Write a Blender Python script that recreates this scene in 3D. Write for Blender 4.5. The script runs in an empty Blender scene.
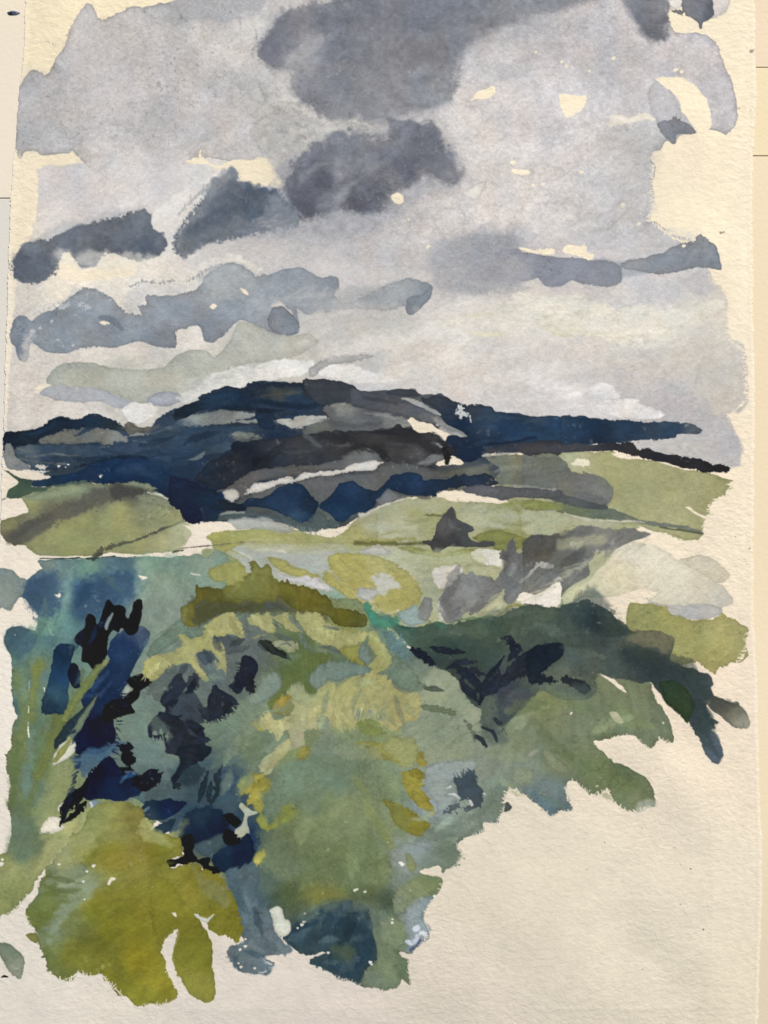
import bpy, math, random
import numpy as np
C = bpy.context.scene.collection

# ---------------------------------------------------------------- painting engine
# The sheet is painted stroke by stroke, as pigment layers in paper coordinates
# (1 unit = 0.5 mm on the sheet); each layer is a traced outline, wet or crisp edged.
SS = 1.6                         # grid cells per unit
U0, V0, U1, V1 = -16, -40, 774, 1066
W = int((U1-U0)*SS)+1; H = int((V1-V0)*SS)+1
xs = U0+np.arange(W)/SS; ys = V0+np.arange(H)/SS
XX, YY = np.meshgrid(xs.astype(np.float32), ys.astype(np.float32))
rng = np.random.RandomState(7)

def noise(cell, seed, ax=1.0, ay=1.0, rot=0.0):
    r = np.random.RandomState(seed)
    c, s = math.cos(rot), math.sin(rot)
    fx = (XX*c+YY*s)/(cell*ax)+500.37; fy = (-XX*s+YY*c)/(cell*ay)+500.71
    g = r.uniform(-1, 1, (512, 512)).astype(np.float32)
    ix = np.floor(fx).astype(np.int32); iy = np.floor(fy).astype(np.int32)
    tx = fx-ix; ty = fy-iy
    tx = tx*tx*(3-2*tx); ty = ty*ty*(3-2*ty)
    a = g[iy & 511, ix & 511]; b = g[iy & 511, (ix+1) & 511]
    d = g[(iy+1) & 511, ix & 511]; e = g[(iy+1) & 511, (ix+1) & 511]
    return ((a*(1-tx)+b*tx)*(1-ty)+(d*(1-tx)+e*tx)*ty).astype(np.float32)

N1 = noise(1.3, 1); N2 = noise(2.6, 2); N3 = noise(5, 3); N4 = noise(11, 4); N5 = noise(24, 5); N6 = noise(60, 6)
N2b = noise(3.3, 41); N5b = noise(20, 15); N4b = noise(9, 14); N3b = noise(4.5, 13)
GR = 0.6*N1+0.4*noise(2.0, 21)
STK = noise(1.5, 31, 5, 1, -0.45)*0.6+noise(2.2, 32, 6, 1, -0.35)*0.4      # brush hair along strokes
WARPX = 1.0*N4b+0.7*N3b+1.5*N5b; WARPY = 1.0*N4+0.7*N3+1.5*N5

def lattice(fx, fy, seed):
    r = np.random.RandomState(seed); g = r.uniform(-1, 1, (512, 512)).astype(np.float32)
    ix = np.floor(fx).astype(np.int32); iy = np.floor(fy).astype(np.int32); tx = fx-ix; ty = fy-iy
    tx = tx*tx*(3-2*tx); ty = ty*ty*(3-2*ty)
    return ((g[iy & 511, ix & 511]*(1-tx)+g[iy & 511, (ix+1) & 511]*tx)*(1-ty)+(g[(iy+1) & 511, ix & 511]*(1-tx)+g[(iy+1) & 511, (ix+1) & 511]*tx)*ty).astype(np.float32)
def radial(cx, cy, seed):
    """brush drag that fans out of a point, as the dabs of a crown do"""
    r = np.hypot(XX-cx, YY-cy); th = np.arctan2(YY-cy, XX-cx)
    return .6*lattice(th*210/2.6+900, r/13+50, seed)+.45*lattice(th*210/4.6+900, r/20+50, seed+1)
fade_ = np.clip((np.hypot(XX-315, YY-800)-25)/110, .12, 1).astype(np.float32)
FAN = radial(315, 800, 201)*fade_; FAN2 = radial(560, 480, 211); UP = .6*noise(2.4, 221, 6, 1, -1.15)+.45*noise(4.2, 222, 5, 1, -1.15)
FLAT = .6*noise(1.9, 231, 8, 1, -.08)+.5*noise(3.2, 232, 8, 1, -.12); SLANT = .6*noise(2.2, 241, 6, 1, -.65)+.45*noise(4, 242, 5, 1, -.65)
DRAG = dict(bush=(FAN, 1.5), tufts=(FAN, 1.7), crown=(FAN, 1.1), olivebush=(FAN, 1.1), bluebase=(FAN, 1.5), bushdark=(FAN, 1.4), greenbush=(FAN2, 1.3), darktree=(FAN2, 1.4),
            leftplants=(UP, 1.0), bluetrunk=(UP, 1.2), hill=(FLAT, 1.2), brownhill=(FLAT, 1.2), greyhill=(FLAT, 1.3), navytrees=(FLAT, .8), midfield=(FLAT, .9), farband=(FLAT, .5), rightfield=(SLANT, .4),
            leftfield=(FLAT, .5), greybush=(SLANT, 1.5), palewash=(SLANT, .9), oakfield=(SLANT, .7), conifer=(UP, .6), midcloud=(SLANT, .8), whitecloud=(FLAT, 1.2), sky=(SLANT, .35), bluecloud=(FLAT, .3))

def hexc(h):
    h = h.strip('#')
    return np.array([int(h[i:i+2], 16)/255 for i in (0, 2, 4)], np.float32)

FR = dict(W=(0, 0, 1), A=(0, 0, 3), B=(256, 0, 3), C=(512, 0, 3), D=(0, 200, 3), E=(256, 200, 3), F=(512, 200, 3),
          G=(0, 370, 4), H=(180, 370, 4), I=(360, 370, 4), J=(540, 370, 3.368), K=(0, 520, 4), L=(180, 520, 4),
          M=(360, 520, 4), N=(540, 560, 3.368), O=(0, 670, 4), Q=(180, 670, 4), R=(360, 670, 4), S=(512, 768, 3),
          T=(0, 832, 4), U=(180, 832, 4), V=(330, 832, 4), X=(470, 600, 3.84), Y=(100, 560, 3.84), Z=(290, 560, 3.84), a=(130, 620, 5.908), b=(130, 750, 5.908), c=(50, 660, 5.908), d=(384, 512, 2))

def pts(fr, s):
    ox, oy, k = FR[fr]
    out = []
    for t in s.split():
        v = [float(q) for q in t.split(',')]
        out.append([ox+v[0]/k, oy+v[1]/k]+([v[2]/k] if len(v) > 2 else []))
    return out

def smoothpoly(p, n=3):
    p = np.array(p, np.float32); out = []
    a, b, c, d = np.roll(p, 1, 0), p, np.roll(p, -1, 0), np.roll(p, -2, 0)
    for i in range(n):
        t = i/n
        q = 0.5*((2*b)+(-a+c)*t+(2*a-5*b+4*c-d)*t*t+(-a+3*b-3*c+d)*t**3)
        lin = b*(1-t)+c*t
        out.append(0.7*q+0.3*lin)
    return np.stack(out, 1).reshape(-1, 2)

def window(x0, y0, x1, y1):
    a = max(0, int((x0-U0)*SS)); b = min(W, int((x1-U0)*SS)+2)
    c = max(0, int((y0-V0)*SS)); d = min(H, int((y1-V0)*SS)+2)
    return (slice(c, d), slice(a, b)) if b > a+1 and d > c+1 else None

def sdf_poly(P, X, Y):
    d2 = np.full(X.shape, 1e9, np.float32); ins = np.zeros(X.shape, bool)
    n = len(P)
    for i in range(n):
        ax, ay = P[i]; bx, by = P[(i+1) % n]
        ex, ey = bx-ax, by-ay; L2 = ex*ex+ey*ey
        if L2 < 1e-9: continue
        px = X-ax; py = Y-ay
        t = np.clip((px*ex+py*ey)/L2, 0, 1)
        qx = px-ex*t; qy = py-ey*t
        np.minimum(d2, qx*qx+qy*qy, out=d2)
        if ay != by:
            cond = (ay > Y) != (by > Y)
            ins ^= cond & (px < ex*py/ey)
    return np.where(ins, 1, -1)*np.sqrt(d2)

def sdf_line(P, X, Y):
    d = np.full(X.shape, -1e9, np.float32)
    for (ax, ay, ra), (bx, by, rb) in zip(P[:-1], P[1:]):
        ex, ey = bx-ax, by-ay; L2 = max(ex*ex+ey*ey, 1e-6)
        px = X-ax; py = Y-ay
        t = np.clip((px*ex+py*ey)/L2, 0, 1)
        np.maximum(d, ra+(rb-ra)*t-np.sqrt((px-ex*t)**2+(py-ey*t)**2), out=d)
    return d

def field(cpts, sl):
    """colour field from swatches (x, y, rgb), smooth inverse distance"""
    X = XX[sl]; Y = YY[sl]; st = 5
    gx = X[::st, ::st]; gy = Y[::st, ::st]
    num = np.zeros(gx.shape+(3,), np.float32); den = np.zeros(gx.shape, np.float32)
    for x, y, c in cpts:
        w = 1/((gx-x)**2+((gy-y)*1.15)**2+18)**1.7
        num += w[..., None]*c; den += w
    f = num/den[..., None]
    h, w_ = X.shape
    iy = np.minimum(np.arange(h)/st, f.shape[0]-1.001) if f.shape[0] > 1 else np.zeros(h)
    ix = np.minimum(np.arange(w_)/st, f.shape[1]-1.001) if f.shape[1] > 1 else np.zeros(w_)
    y0 = iy.astype(int); x0 = ix.astype(int); ty = (iy-y0)[:, None, None]; tx = (ix-x0)[None, :, None]
    y1 = np.minimum(y0+1, f.shape[0]-1); x1 = np.minimum(x0+1, f.shape[1]-1)
    a = f[y0][:, x0]*(1-tx)+f[y0][:, x1]*tx; b = f[y1][:, x0]*(1-tx)+f[y1][:, x1]*tx
    return (a*(1-ty)+b*ty).astype(np.float32)

CAN = np.zeros((H, W, 3), np.float32); LAB = np.zeros((H, W), np.int16); WET = np.zeros((H, W), np.float32)
PARTS = ['paper_sheet']; PLAB = {'paper_sheet': None}
def part(key, name, label): PARTS.append(key); PLAB[key] = (name, label)

def swatches(fr, s):
    """'x,y,hex x,y,hex' -> colour control points"""
    ox, oy, k = FR[fr]; out = []
    for t in s.split():
        a, b, c = t.split(',')
        out.append((ox+float(a)/k, oy+float(b)/k, hexc(c)))
    return out

STRO = [0]; SKYISH = {'sky', 'topcloud', 'topcloud2', 'smallcloud', 'midcloud', 'navycloud', 'bandcloud', 'bluecloud', 'rightcloud'}; DESAT = 0.36
def lay(key, col, sdf_fn, bb, fr, soft=0.55, rag=1.0, edge=.12, al=1.0, mot=.05, gran=.035, dry=0.0, hair=0.0, warp=1.0, wet=1.0):
    m = soft*2+rag*2.5+dry*2+hair*2+3
    sl = window(bb[0]-m, bb[1]-m, bb[2]+m, bb[3]+m)
    if sl is None: return
    STRO[0] += 1; k = STRO[0]
    oy = (k*137) % 300; ox = (k*71) % 300
    ri = (np.arange(sl[0].start, sl[0].stop)-oy) % (2*H); ci = (np.arange(sl[1].start, sl[1].stop)-ox) % (2*W)
    ri = np.where(ri >= H, 2*H-1-ri, ri); ci = np.where(ci >= W, 2*W-1-ci, ci)
    def nz(A):                                        # every stroke reads another piece of the noise
        return A[ri][:, ci]
    X = XX[sl]+warp*rag*0.6*nz(WARPX); Y = YY[sl]+warp*rag*0.6*nz(WARPY)
    d = sdf_fn(X, Y)
    rm = np.clip(0.75+1.3*nz(N5b)+.5*nz(N4b), .12, 2.2)           # some lengths of an edge are clean, others broken
    d = d+rag*(0.45*nz(N3)+rm*(0.55*nz(N2)+0.45*nz(N1)))
    if dry: d = d+dry*rm*(1.1*nz(N2)+1.0*nz(GR))
    dg = DRAG.get(key)
    if dg is not None:
        A_, am = dg; drag = A_[sl]*.55+nz(A_)*.45 if A_ is not FAN and A_ is not FAN2 else A_[sl]
        d = d+am*min(1.0, max(rag, .4))*1.15*drag*np.clip(.8+.9*nz(N5b), .15, 1.8)
    if hair: d = d+hair*2.0*nz(STK)
    if soft > 2: d = d+soft*(0.45*nz(N5)+0.35*nz(N4)+.15*nz(N3))
    t = np.clip((d+soft)/(2*soft), 0, 1); a = al*t*t*(3-2*t)
    paper = col == 'paper'
    if paper: col = '#ffffff'; key = 'paper_sheet'
    if ',' not in col: c = np.broadcast_to(hexc(col), X.shape+(3,)).copy()
    else: c = field(swatches(fr, col), sl)
    if key == 'sky':
        yb = np.clip((300-YY[sl])/90, 0, 1); kx = .075+.045*np.clip((XX[sl]-380)/160, 0, 1)
        c = c+(1-c)*(.105+yb*kx*1.7)[..., None]*np.array([1.08, 1.0, .90], np.float32)
        c = c*np.array([1.006, 1.0, .993], np.float32)
    if key in ('bluecloud', 'navycloud', 'bandcloud', 'rightcloud'): c = c+np.array([-.016, .004, .006], np.float32)
    if key in ('midcloud', 'topcloud', 'navycloud', 'bandcloud', 'topcloud2'):
        c = c*(1+.05*nz(N4b)+.045*nz(N3b)+.03*nz(N2b))[..., None]
    if key in SKYISH: c = c*(1-DESAT)+c.mean(-1, keepdims=True)*np.array([1.004, 1.0, 0.996], np.float32)*DESAT
    else: c = c*.86+c.mean(-1, keepdims=True)*.14
    v = 1+mot*(0.6*nz(N5)+0.5*nz(N4)+0.35*nz(N3))+gran*(GR[sl]+0.5*N2[sl])
    v = v+0.6*hair*.05*nz(STK)
    if dg is not None: v = v+.045*min(am, 1.2)*drag
    if edge and soft < 2: v = v*(1-edge*np.exp(-(np.maximum(d, 0)/1.5)**2)-0.35*edge*np.exp(-(np.maximum(d, 0)/5)**2))
    c = c*v[..., None]
    hue = 0.012*nz(N5b)[..., None]*np.array([1, 0, -1], np.float32)
    c = np.clip(c+hue, 0.01, 1)
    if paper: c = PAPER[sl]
    CAN[sl] = CAN[sl]*(1-a[..., None])+c*a[..., None]
    if key is not None:
        i = PARTS.index(key); LAB[sl][a > 0.5] = i
        if key == 'paper_sheet': WET[sl] *= (1-a)
        else: WET[sl] = np.maximum(WET[sl], a*wet)

def P(key, fr, col, s, **k):
    pl = smoothpoly([q[:2] for q in pts(fr, s)])
    lay(key, col, lambda X, Y: sdf_poly(pl, X, Y), (*pl.min(0), *pl.max(0)), fr, **k)

def Ln(key, fr, col, s, **k):
    p = pts(fr, s); a = np.array(p); r = a[:, 2].max()
    lay(key, col, lambda X, Y: sdf_line(p, X, Y), (a[:, 0].min()-r, a[:, 1].min()-r, a[:, 0].max()+r, a[:, 1].max()+r), fr, **k)

def leaves(key, fr, col, s, **k):
    """pointed single brush dabs: x0,y0,x1,y1,width from heel to tip"""
    ox, oy, kk = FR[fr]; R = random.Random(len(s)*7+3)
    for t in s.split():
        x0, y0, x1, y1, w = [float(q)/kk for q in t.split(',')]
        x0 += ox; x1 += ox; y0 += oy; y1 += oy
        L = math.hypot(x1-x0, y1-y0)+1e-6; nx, ny = -(y1-y0)/L, (x1-x0)/L; b = R.uniform(-.12, .12)*L
        q = [[x0, y0, w*.3], [x0+(x1-x0)*.3+nx*b*.8, y0+(y1-y0)*.3+ny*b*.8, w*.9], [x0+(x1-x0)*.6+nx*b, y0+(y1-y0)*.6+ny*b, w*.85], [x1, y1, w*.1]]
        kw = dict(soft=.6, rag=.9, mot=.16, edge=.05, dry=.35); kw.update(k)
        f = R.uniform(.9, 1.12); c = hexc(col)*f; hx = ''.join('%02x' % int(min(255, v*255)) for v in c)
        xs_ = [p[0] for p in q]; ys_ = [p[1] for p in q]
        lay(key, hx, lambda X, Y: sdf_line(q, X, Y), (min(xs_)-w, min(ys_)-w, max(xs_)+w, max(ys_)+w), fr, **kw)

def dots(key, fr, col, s, **k):
    for p in pts(fr, s):
        q = [[p[0], p[1], p[2]], [p[0]+p[2]*.8, p[1]-p[2]*.3, p[2]*.6]]
        lay(key, col, lambda X, Y: sdf_line(q, X, Y), (p[0]-p[2], p[1]-p[2], p[0]+p[2]*2, p[1]+p[2]), fr, soft=.45, rag=.7, edge=0, **k)

def fringe(key, fr, col, s, ang, ln=9, r=1.3, step=2.6, jit=.35, seed=1, **k):
    """short tapering brush marks thrown off along a path"""
    R = random.Random(seed); p = pts(fr, s); caps = []
    for (a, b) in zip(p[:-1], p[1:]):
        L = math.hypot(b[0]-a[0], b[1]-a[1]); n = max(1, int(L/step))
        for i in range(n):
            t = (i+R.random())/n; x = a[0]+(b[0]-a[0])*t; y = a[1]+(b[1]-a[1])*t
            th = math.radians(ang)+R.gauss(0, jit); l = ln*R.uniform(.4, 1.1); rr = r*R.uniform(.6, 1.2)
            caps.append((x-.3*l*math.cos(th), y+.3*l*math.sin(th), rr, x+l*math.cos(th), y-l*math.sin(th), .25))
    A = np.array(caps)
    def f(X, Y):
        d = np.full(X.shape, -1e9, np.float32)
        for c in caps: np.maximum(d, sdf_line([c[:3], c[3:]], X, Y), out=d)
        return d
    xx = np.concatenate([A[:, 0], A[:, 3]]); yy = np.concatenate([A[:, 1], A[:, 4]])
    lay(key, col, f, (xx.min()-2, yy.min()-2, xx.max()+2, yy.max()+2), fr, rag=.5, edge=.03, **k)

# ---------------------------------------------------------------- the sheet
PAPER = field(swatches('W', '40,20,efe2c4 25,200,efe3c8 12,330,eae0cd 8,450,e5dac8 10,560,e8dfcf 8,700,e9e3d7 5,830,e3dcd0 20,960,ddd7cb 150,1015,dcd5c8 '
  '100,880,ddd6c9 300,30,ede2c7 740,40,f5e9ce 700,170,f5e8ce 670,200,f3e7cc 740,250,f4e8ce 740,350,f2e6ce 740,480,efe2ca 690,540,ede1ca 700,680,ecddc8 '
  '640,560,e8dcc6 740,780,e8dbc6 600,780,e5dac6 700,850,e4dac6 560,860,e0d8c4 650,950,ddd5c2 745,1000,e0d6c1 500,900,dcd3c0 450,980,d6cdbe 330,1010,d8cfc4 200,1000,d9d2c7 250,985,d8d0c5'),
  (slice(0, H), slice(0, W)))  # warmer light at top right, cooler at bottom left, painted into the paper colour
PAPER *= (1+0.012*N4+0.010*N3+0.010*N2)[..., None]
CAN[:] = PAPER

part('sky', 'painted_sky', 'pale lavender and cream watercolour sky wash')
part('topcloud', 'painted_cloud', 'largest slate grey cloud at the top of the painted sky')
part('topcloud2', 'painted_cloud', 'small dark grey patch at the top right corner of the sky')
part('smallcloud', 'painted_cloud', 'tiny dark triangular cloud touching the bare crescent')
part('midcloud', 'painted_cloud', 'dark grey billowing cloud in the middle of the painted sky')
part('navycloud', 'painted_cloud', 'blue grey ragged cloud left of the middle cloud')
part('bandcloud', 'painted_cloud', 'long dark slate cloud by the left edge of the sheet')
part('bluecloud', 'painted_cloud', 'scalloped blue grey cloud bank above the green haze')
part('rightcloud', 'painted_cloud', 'blue grey streak of cloud at the right end of the sky')
part('rightcloud2', 'painted_cloud', 'short flat blue grey cloud left of the right-hand streak')
part('whitecloud', 'painted_cloud', 'creamy white cloud streaks low over the hills')
part('haze', 'painted_haze', 'pale green grey wash low in the sky')
part('hill', 'painted_hill', 'dark navy range of hills along the horizon')
part('brownhill', 'painted_hill', 'charcoal brown slope in front of the navy range')
part('greyhill', 'painted_hill', 'olive grey hill slope at the right')
part('farband', 'painted_hedge', 'thin black brown hedge line running down to the right')
part('navytrees', 'painted_treeline', 'navy row of trees below the pale slash')
part('leftfield', 'painted_field', 'rounded olive green field with a dark band at the left')
part('rightfield', 'painted_field', 'light green field under the hedge line at the right')
part('midfield', 'painted_field', 'pale yellow green fields in the middle distance')
part('oakfield', 'painted_field', 'olive yellow patch by the right margin')
part('conifer', 'painted_tree', 'small dark pointed tree in the middle field')
part('greybush', 'painted_bush', 'grey brush marks of bushes in the middle distance')
part('palewash', 'painted_field', 'pale buff wash of field at the right')
part('leftplants', 'painted_plant', 'tall blue green and olive plants at the left edge')
part('bluetrunk', 'painted_trunk', 'deep blue and black strokes of a trunk at the left')
part('olivebush', 'painted_bush', 'bright olive yellow bush at the lower left')
part('leafdab', 'painted_leaf', 'small grey green dab at the lower left edge')
part('darktree', 'painted_tree', 'dark green tree reaching down to the right')
part('greenbush', 'painted_bush', 'soft green foliage below the dark tree')
part('bush', 'painted_bush', 'large grey green bush in the centre foreground')
part('bushdark', 'painted_shadow', 'black blue shadows inside the large bush')
part('tufts', 'painted_foliage', 'light yellow green leaf strokes on the large bush')
part('crown', 'painted_foliage', 'brown olive arc across the top of the large bush')
part('bluebase', 'painted_foliage', 'slate blue mass at the foot of the large bush')

# ---------------------------------------------------------------- sky washes
SKYLOW = ('50,190,c0bcc0 80,195,bdb9bf 110,185,c9c5c5 140,190,ccc8c8 170,175,c6c3c6 150,205,c5c3c6 60,225,c9c5c3 40,240,d8d0c0 190,180,c5c5c3 160,215,b9bbbf 30,290,d3cbbd 60,290,e4dbc6 '
 '100,280,e6ddc9 130,270,e9e0cc 25,330,cfc8bd 20,390,cbc4ba 60,370,cac4bb 60,405,cfc9bf 100,352,d3cdc3 130,345,d3ccc2 190,340,dad4ca 220,330,d0ccc5 240,340,bcbdb5 200,370,b4b6ab 230,350,b6b8ae '
 '120,370,b2b4a8 170,390,babaaf 220,385,c4c4bd 300,350,b9b9b1 280,370,b9bab0 330,340,b7b7b1 380,330,bab8b2 350,355,b4b3ae 320,310,b2b4b4 300,240,a4a8b2 340,240,b4b4b9 380,240,b0b1b7 '
 '330,260,c3bfbf 360,280,bbb9bc 280,230,9ea2ae 275,255,b8b7b9 420,240,b1afb3 440,300,c9c4bf 470,330,d3cdc2 500,320,d9d4c3 420,340,c8c3ba 450,360,d0cac1 400,360,c3c0b9 350,385,c1c2c2 '
 '380,395,bfc0c1 420,385,cbc6c0 460,385,cfc8c1 500,390,c9c2bc 480,360,c9c2be 500,350,c8c2bc 520,310,dcd7c8 560,310,dedacc 600,320,dfdacb 650,330,ddd7c6 690,300,cfccc4 670,290,c4c2c4 '
 '640,280,bbb9bf 620,300,cac7c4 700,280,c4c1bf 715,280,cfc8b8 720,330,d6ccb8 700,340,cbc4b5 720,370,c4beb1 740,390,c2bcb0 700,390,c6c0b3 660,370,c3beb5 620,350,cdc8bd 580,340,cfcac4 '
 '560,360,c9c3c0 540,380,cac4c2 600,370,c5c1bd 640,390,b9b7b9 680,395,b3b1b5 660,410,b0afb4 700,410,b3b1b4 705,430,aeadb1 720,430,b9b5b3 730,450,b4b1ae 690,450,b2b3b0 600,400,cac6c5 550,410,cdc8c7 '
 '480,215,bcb6b4 540,250,b4b1b5 560,280,bcb9bb 600,285,bbb9bd')
P('sky', 'W', SKYLOW, '38,180 42,168 90,164 200,158 420,160 660,230 706,268 714,280 722,290 728,300 727,320 730,340 742,346 746,370 748,400 740,411 728,413 736,430 741,445 738,466 700,466 600,445 300,405 150,430 10,452 6,445 7,425 9,380 12,350 14,300 17,285 28,250 38,210', soft=1.6, rag=1.6, edge=.02, mot=.03)
P('sky', 'W', '710,460,bdb6ab 720,380,c1bbaf 745,400,c0baae 735,355,c6bfb2', '705,352 728,340 742,346 745,370 748,400 740,411 715,416 690,400', soft=1.2, rag=1.6, edge=.04, al=.8)
P('sky', 'W', '30,90,a2a5ab 20,130,999ea6 45,75,a1a3a8 70,60,a7a6aa 90,20,a5a7ac 110,60,b0adaf 60,110,a8a8ac 100,110,aaa9ad 135,90,b2aeb0 160,50,a4a4a8 160,115,999ea6 200,40,b3b2b3 190,90,aeacaf '
 '180,10,868d9a 220,10,8b929e 245,5,949aa4 230,50,b5b3b3 250,30,b9b7b5 210,120,a9a8ad 240,140,b3b0b2 150,150,b3b0b1 100,150,b5b2b2 60,140,a5a6aa 250,90,a5a8ad 260,110,a9abae 275,125,b0b0ae 255,160,bab5b3 '
 '270,70,a5a6a9 300,130,a9aaa8 350,130,a7a8a6 450,60,a8a8ae 480,40,9b9da6 500,60,a9a7ac 470,90,b2adaf 520,10,8a8f9b 560,10,999ba6 600,30,a5a4ad 540,60,aba9b0 590,50,aeacb3 620,60,acabb3 660,60,b0aeb8 '
 '700,60,aeacb7 725,100,b0adb7 550,90,bab6bc 500,110,bcb6b7 480,140,c2bbb8 560,140,b9b5ba 620,110,b0aeb8 660,105,a5a6b2 675,130,8f949f 640,130,a7a9ac 600,140,b4b1b5 520,180,c0bab9 470,190,c3bcba '
 '560,190,b6b3b7 620,180,a9aaae 640,210,a4a6ac 600,220,b0aeb0 560,230,b9b5b5 500,220,bcb6b4 450,210,bcb6b4 660,240,a6a8ae 420,220,b5b1b3 430,180,bab4b4 400,170,b0adb0 380,200,a6a7ad',
 '184,-14 178,0 168,4 150,7 143,9 136,7 125,11 113,17 105,21 100,19 96,12 92,6 88,4 84,9 78,17 72,30 67,44 64,50 58,57 52,68 48,75 42,72 36,69 30,71 25,77 20,84 18,92 15,105 15,120 16,135 16,148 19,158 '
 '22,158 25,152 33,150 38,152 40,155 50,155 60,155 70,154 73,151 78,157 86,164 130,166 188,166 188,160 197,160 201,151 203,156 215,159 230,162 245,162 270,165 300,220 420,255 520,250 560,250 660,248 690,242 '
 '680,238 672,235 660,225 650,218 652,208 654,195 652,185 655,168 650,160 652,152 660,150 664,142 674,143 680,137 694,134 708,131 716,131 726,133 733,128 737,118 737,105 733,88 729,75 724,65 722,55 716,44 '
 '705,36 690,33 676,33 670,26 668,12 672,0 674,-14', soft=.6, rag=1.0, edge=.13, mot=.07, gran=.06)
P('sky', 'W', '90,150,b4b0b1 90,172,c4c0c1 180,150,b5b1b2 180,172,c5c1c2 135,172,c8c4c5', '90,152 130,150 188,152 186,176 130,178 92,176', soft=5, rag=2, edge=0, al=.9)
P('sky', 'W', '280,170,b2b0ae 330,240,aaabb1 400,255,b2b1b5 450,240,b5b2b3 520,255,b5b2b6 600,255,b5b3b8', '290,205 330,225 400,235 520,232 600,236 690,240 690,254 600,262 520,262 400,268 330,262 270,240', soft=8, rag=2, edge=0, al=.85)
# grain and sediment of the upper left wash
P('sky', 'A', 'aea9ac', '240,210 330,120 430,100 560,150 600,260 520,420 380,440 260,400 210,300', soft=16, rag=3, al=.35)
P('sky', 'A', '8f959e', '450,320 500,300 525,340 510,385 480,395 460,360', soft=5, rag=3, al=.55)
P('sky', 'A', '9b9da3', '600,350 640,330 665,370 650,420 615,410', soft=6, rag=3, al=.4)
P('sky', 'A', '90969f', '70,240 150,220 170,330 140,420 60,440 55,330', soft=12, rag=2, al=.4)
P('sky', 'A', '868d9a', '510,20 540,5 600,-20 790,-20 780,40 720,60 650,50 600,70 560,40 520,42', soft=3.5, rag=3, al=.75)
P('sky', 'A', 'bebbb9', '640,80 768,60 790,200 730,230 690,180', soft=10, rag=4, al=.5)
P('sky', 'A', '949aa6', '700,240 768,220 800,290 740,300', soft=7, rag=3, al=.5)
for s_, a_ in (('220,260,22 300,230,24', .35), ('250,150,22 330,180,20', .25), ('120,320,20 200,300,24', .2)):
    Ln('sky', 'A', '9a979c', s_, soft=14, rag=3, al=a_, dry=2, mot=.1)
fringe('sky', 'A', '93939a', '120,120 300,180 420,140', 40, ln=1.6, r=.45, step=3.2, jit=2, seed=101, al=.55)
fringe('sky', 'A', '93939a', '150,250 260,280 330,240 450,250', 40, ln=1.6, r=.45, step=2.6, jit=2, seed=102, al=.5)
fringe('sky', 'A', '93939a', '120,380 300,340 430,390 560,360', 40, ln=1.6, r=.45, step=3, jit=2, seed=103, al=.45)
# paper left bare in the sky
P('paper_sheet', 'A', 'paper', '565,490 562,483 600,472 604,452 608,466 618,480 650,500 700,483 780,488 790,553 730,549 708,520 690,503 655,512 625,493 600,497')
P('paper_sheet', 'A', 'paper', '210,450 218,452 240,475 258,492 240,488 225,472')
P('sky', 'A', 'd9d6cf', '640,520 660,515 670,535 600,600 560,640 520,660 500,700 480,700 450,660 480,620 540,590 590,560', soft=2.5, rag=2, al=.75)
P('paper_sheet', 'B', 'paper', '-10,480 40,475 55,500 78,545 80,565 40,563 0,553 -20,550', soft=1.2)
# top cloud
TC = ('40,150,70768a 60,90,757a88 110,80,7c808c 100,130,7c818f 170,130,9c9da4 140,180,95989f 200,60,777c8a 300,50,727785 400,40,777c8b 230,150,7b808d 300,150,7a7f8c 250,230,7d818e 160,250,8b8e99 180,290,7c818f '
 '400,120,7b808d 500,60,7a7f8d 600,50,777c8a 700,50,7c818d 740,100,94979f 500,150,7d828e 560,220,858994 450,250,898c96 300,280,82868f 270,330,8a8d96 400,330,8c8e97 550,290,8e9199')
P('topcloud', 'B', TC, '10,165 22,130 35,105 75,45 120,28 230,5 240,-30 1020,-30 960,20 860,45 780,70 690,110 620,160 595,230 580,300 520,335 440,350 390,372 330,368 210,360 150,330 100,265 110,215 60,210 20,180', soft=7, rag=3, edge=0, mot=.06)
P('topcloud', 'B', TC, '10,165 22,130 35,105 75,45 120,28 230,5 300,0 290,60 220,100 180,130 120,150 100,195 60,210 20,180', soft=1.8, rag=1.8, edge=.05, mot=.05, al=.8)
P('topcloud', 'B', TC, '105,262 115,215 180,200 300,190 400,220 400,340 330,364 215,361 180,340', soft=1.5, rag=1.8, edge=.05, al=.6)
Ln('topcloud', 'B', 'a2a2a7', '85,200,8 130,170,14 180,130,16 195,110,6', soft=4, rag=2, al=.7)
Ln('topcloud', 'B', '6c7183', '15,160,8 40,110,10 90,50,9', soft=4, rag=2, al=.5)
P('topcloud', 'B', '6c7281', '240,20 500,10 640,30 560,90 400,100 300,90', soft=14, rag=3, al=.35)
P('topcloud', 'C', '330,0,7c808d 450,90,696f7d 420,40,737885', '325,-30 470,-30 478,20 472,60 468,100 455,125 420,128 385,110 360,70', soft=5, rag=2.5, edge=0, mot=.06)
Ln('topcloud', 'C', '656b7a', '460,70,7 458,110,9', soft=4, rag=2, al=.6)
P('sky', 'C', 'cfcbc4', '470,-30 518,-30 515,10 500,26 480,32 470,10', soft=1.2, rag=1.5)
P('paper_sheet', 'C', 'paper', '470,32 500,36 530,55 548,75 553,95 520,99 490,96 476,70')
P('sky', 'C', 'c6c3c1', '590,-30 655,-30 652,18 635,38 612,52 595,50', soft=1.5, rag=1.6)
P('topcloud2', 'C', '520,10,7b808c 560,30,6f7583 590,40,5d6474 540,60,7b808c', '515,-30 600,-30 600,10 607,45 590,62 570,68 565,85 556,85 555,70 530,50 510,41 480,38 478,33 508,28', soft=.8, rag=1.4)
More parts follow.
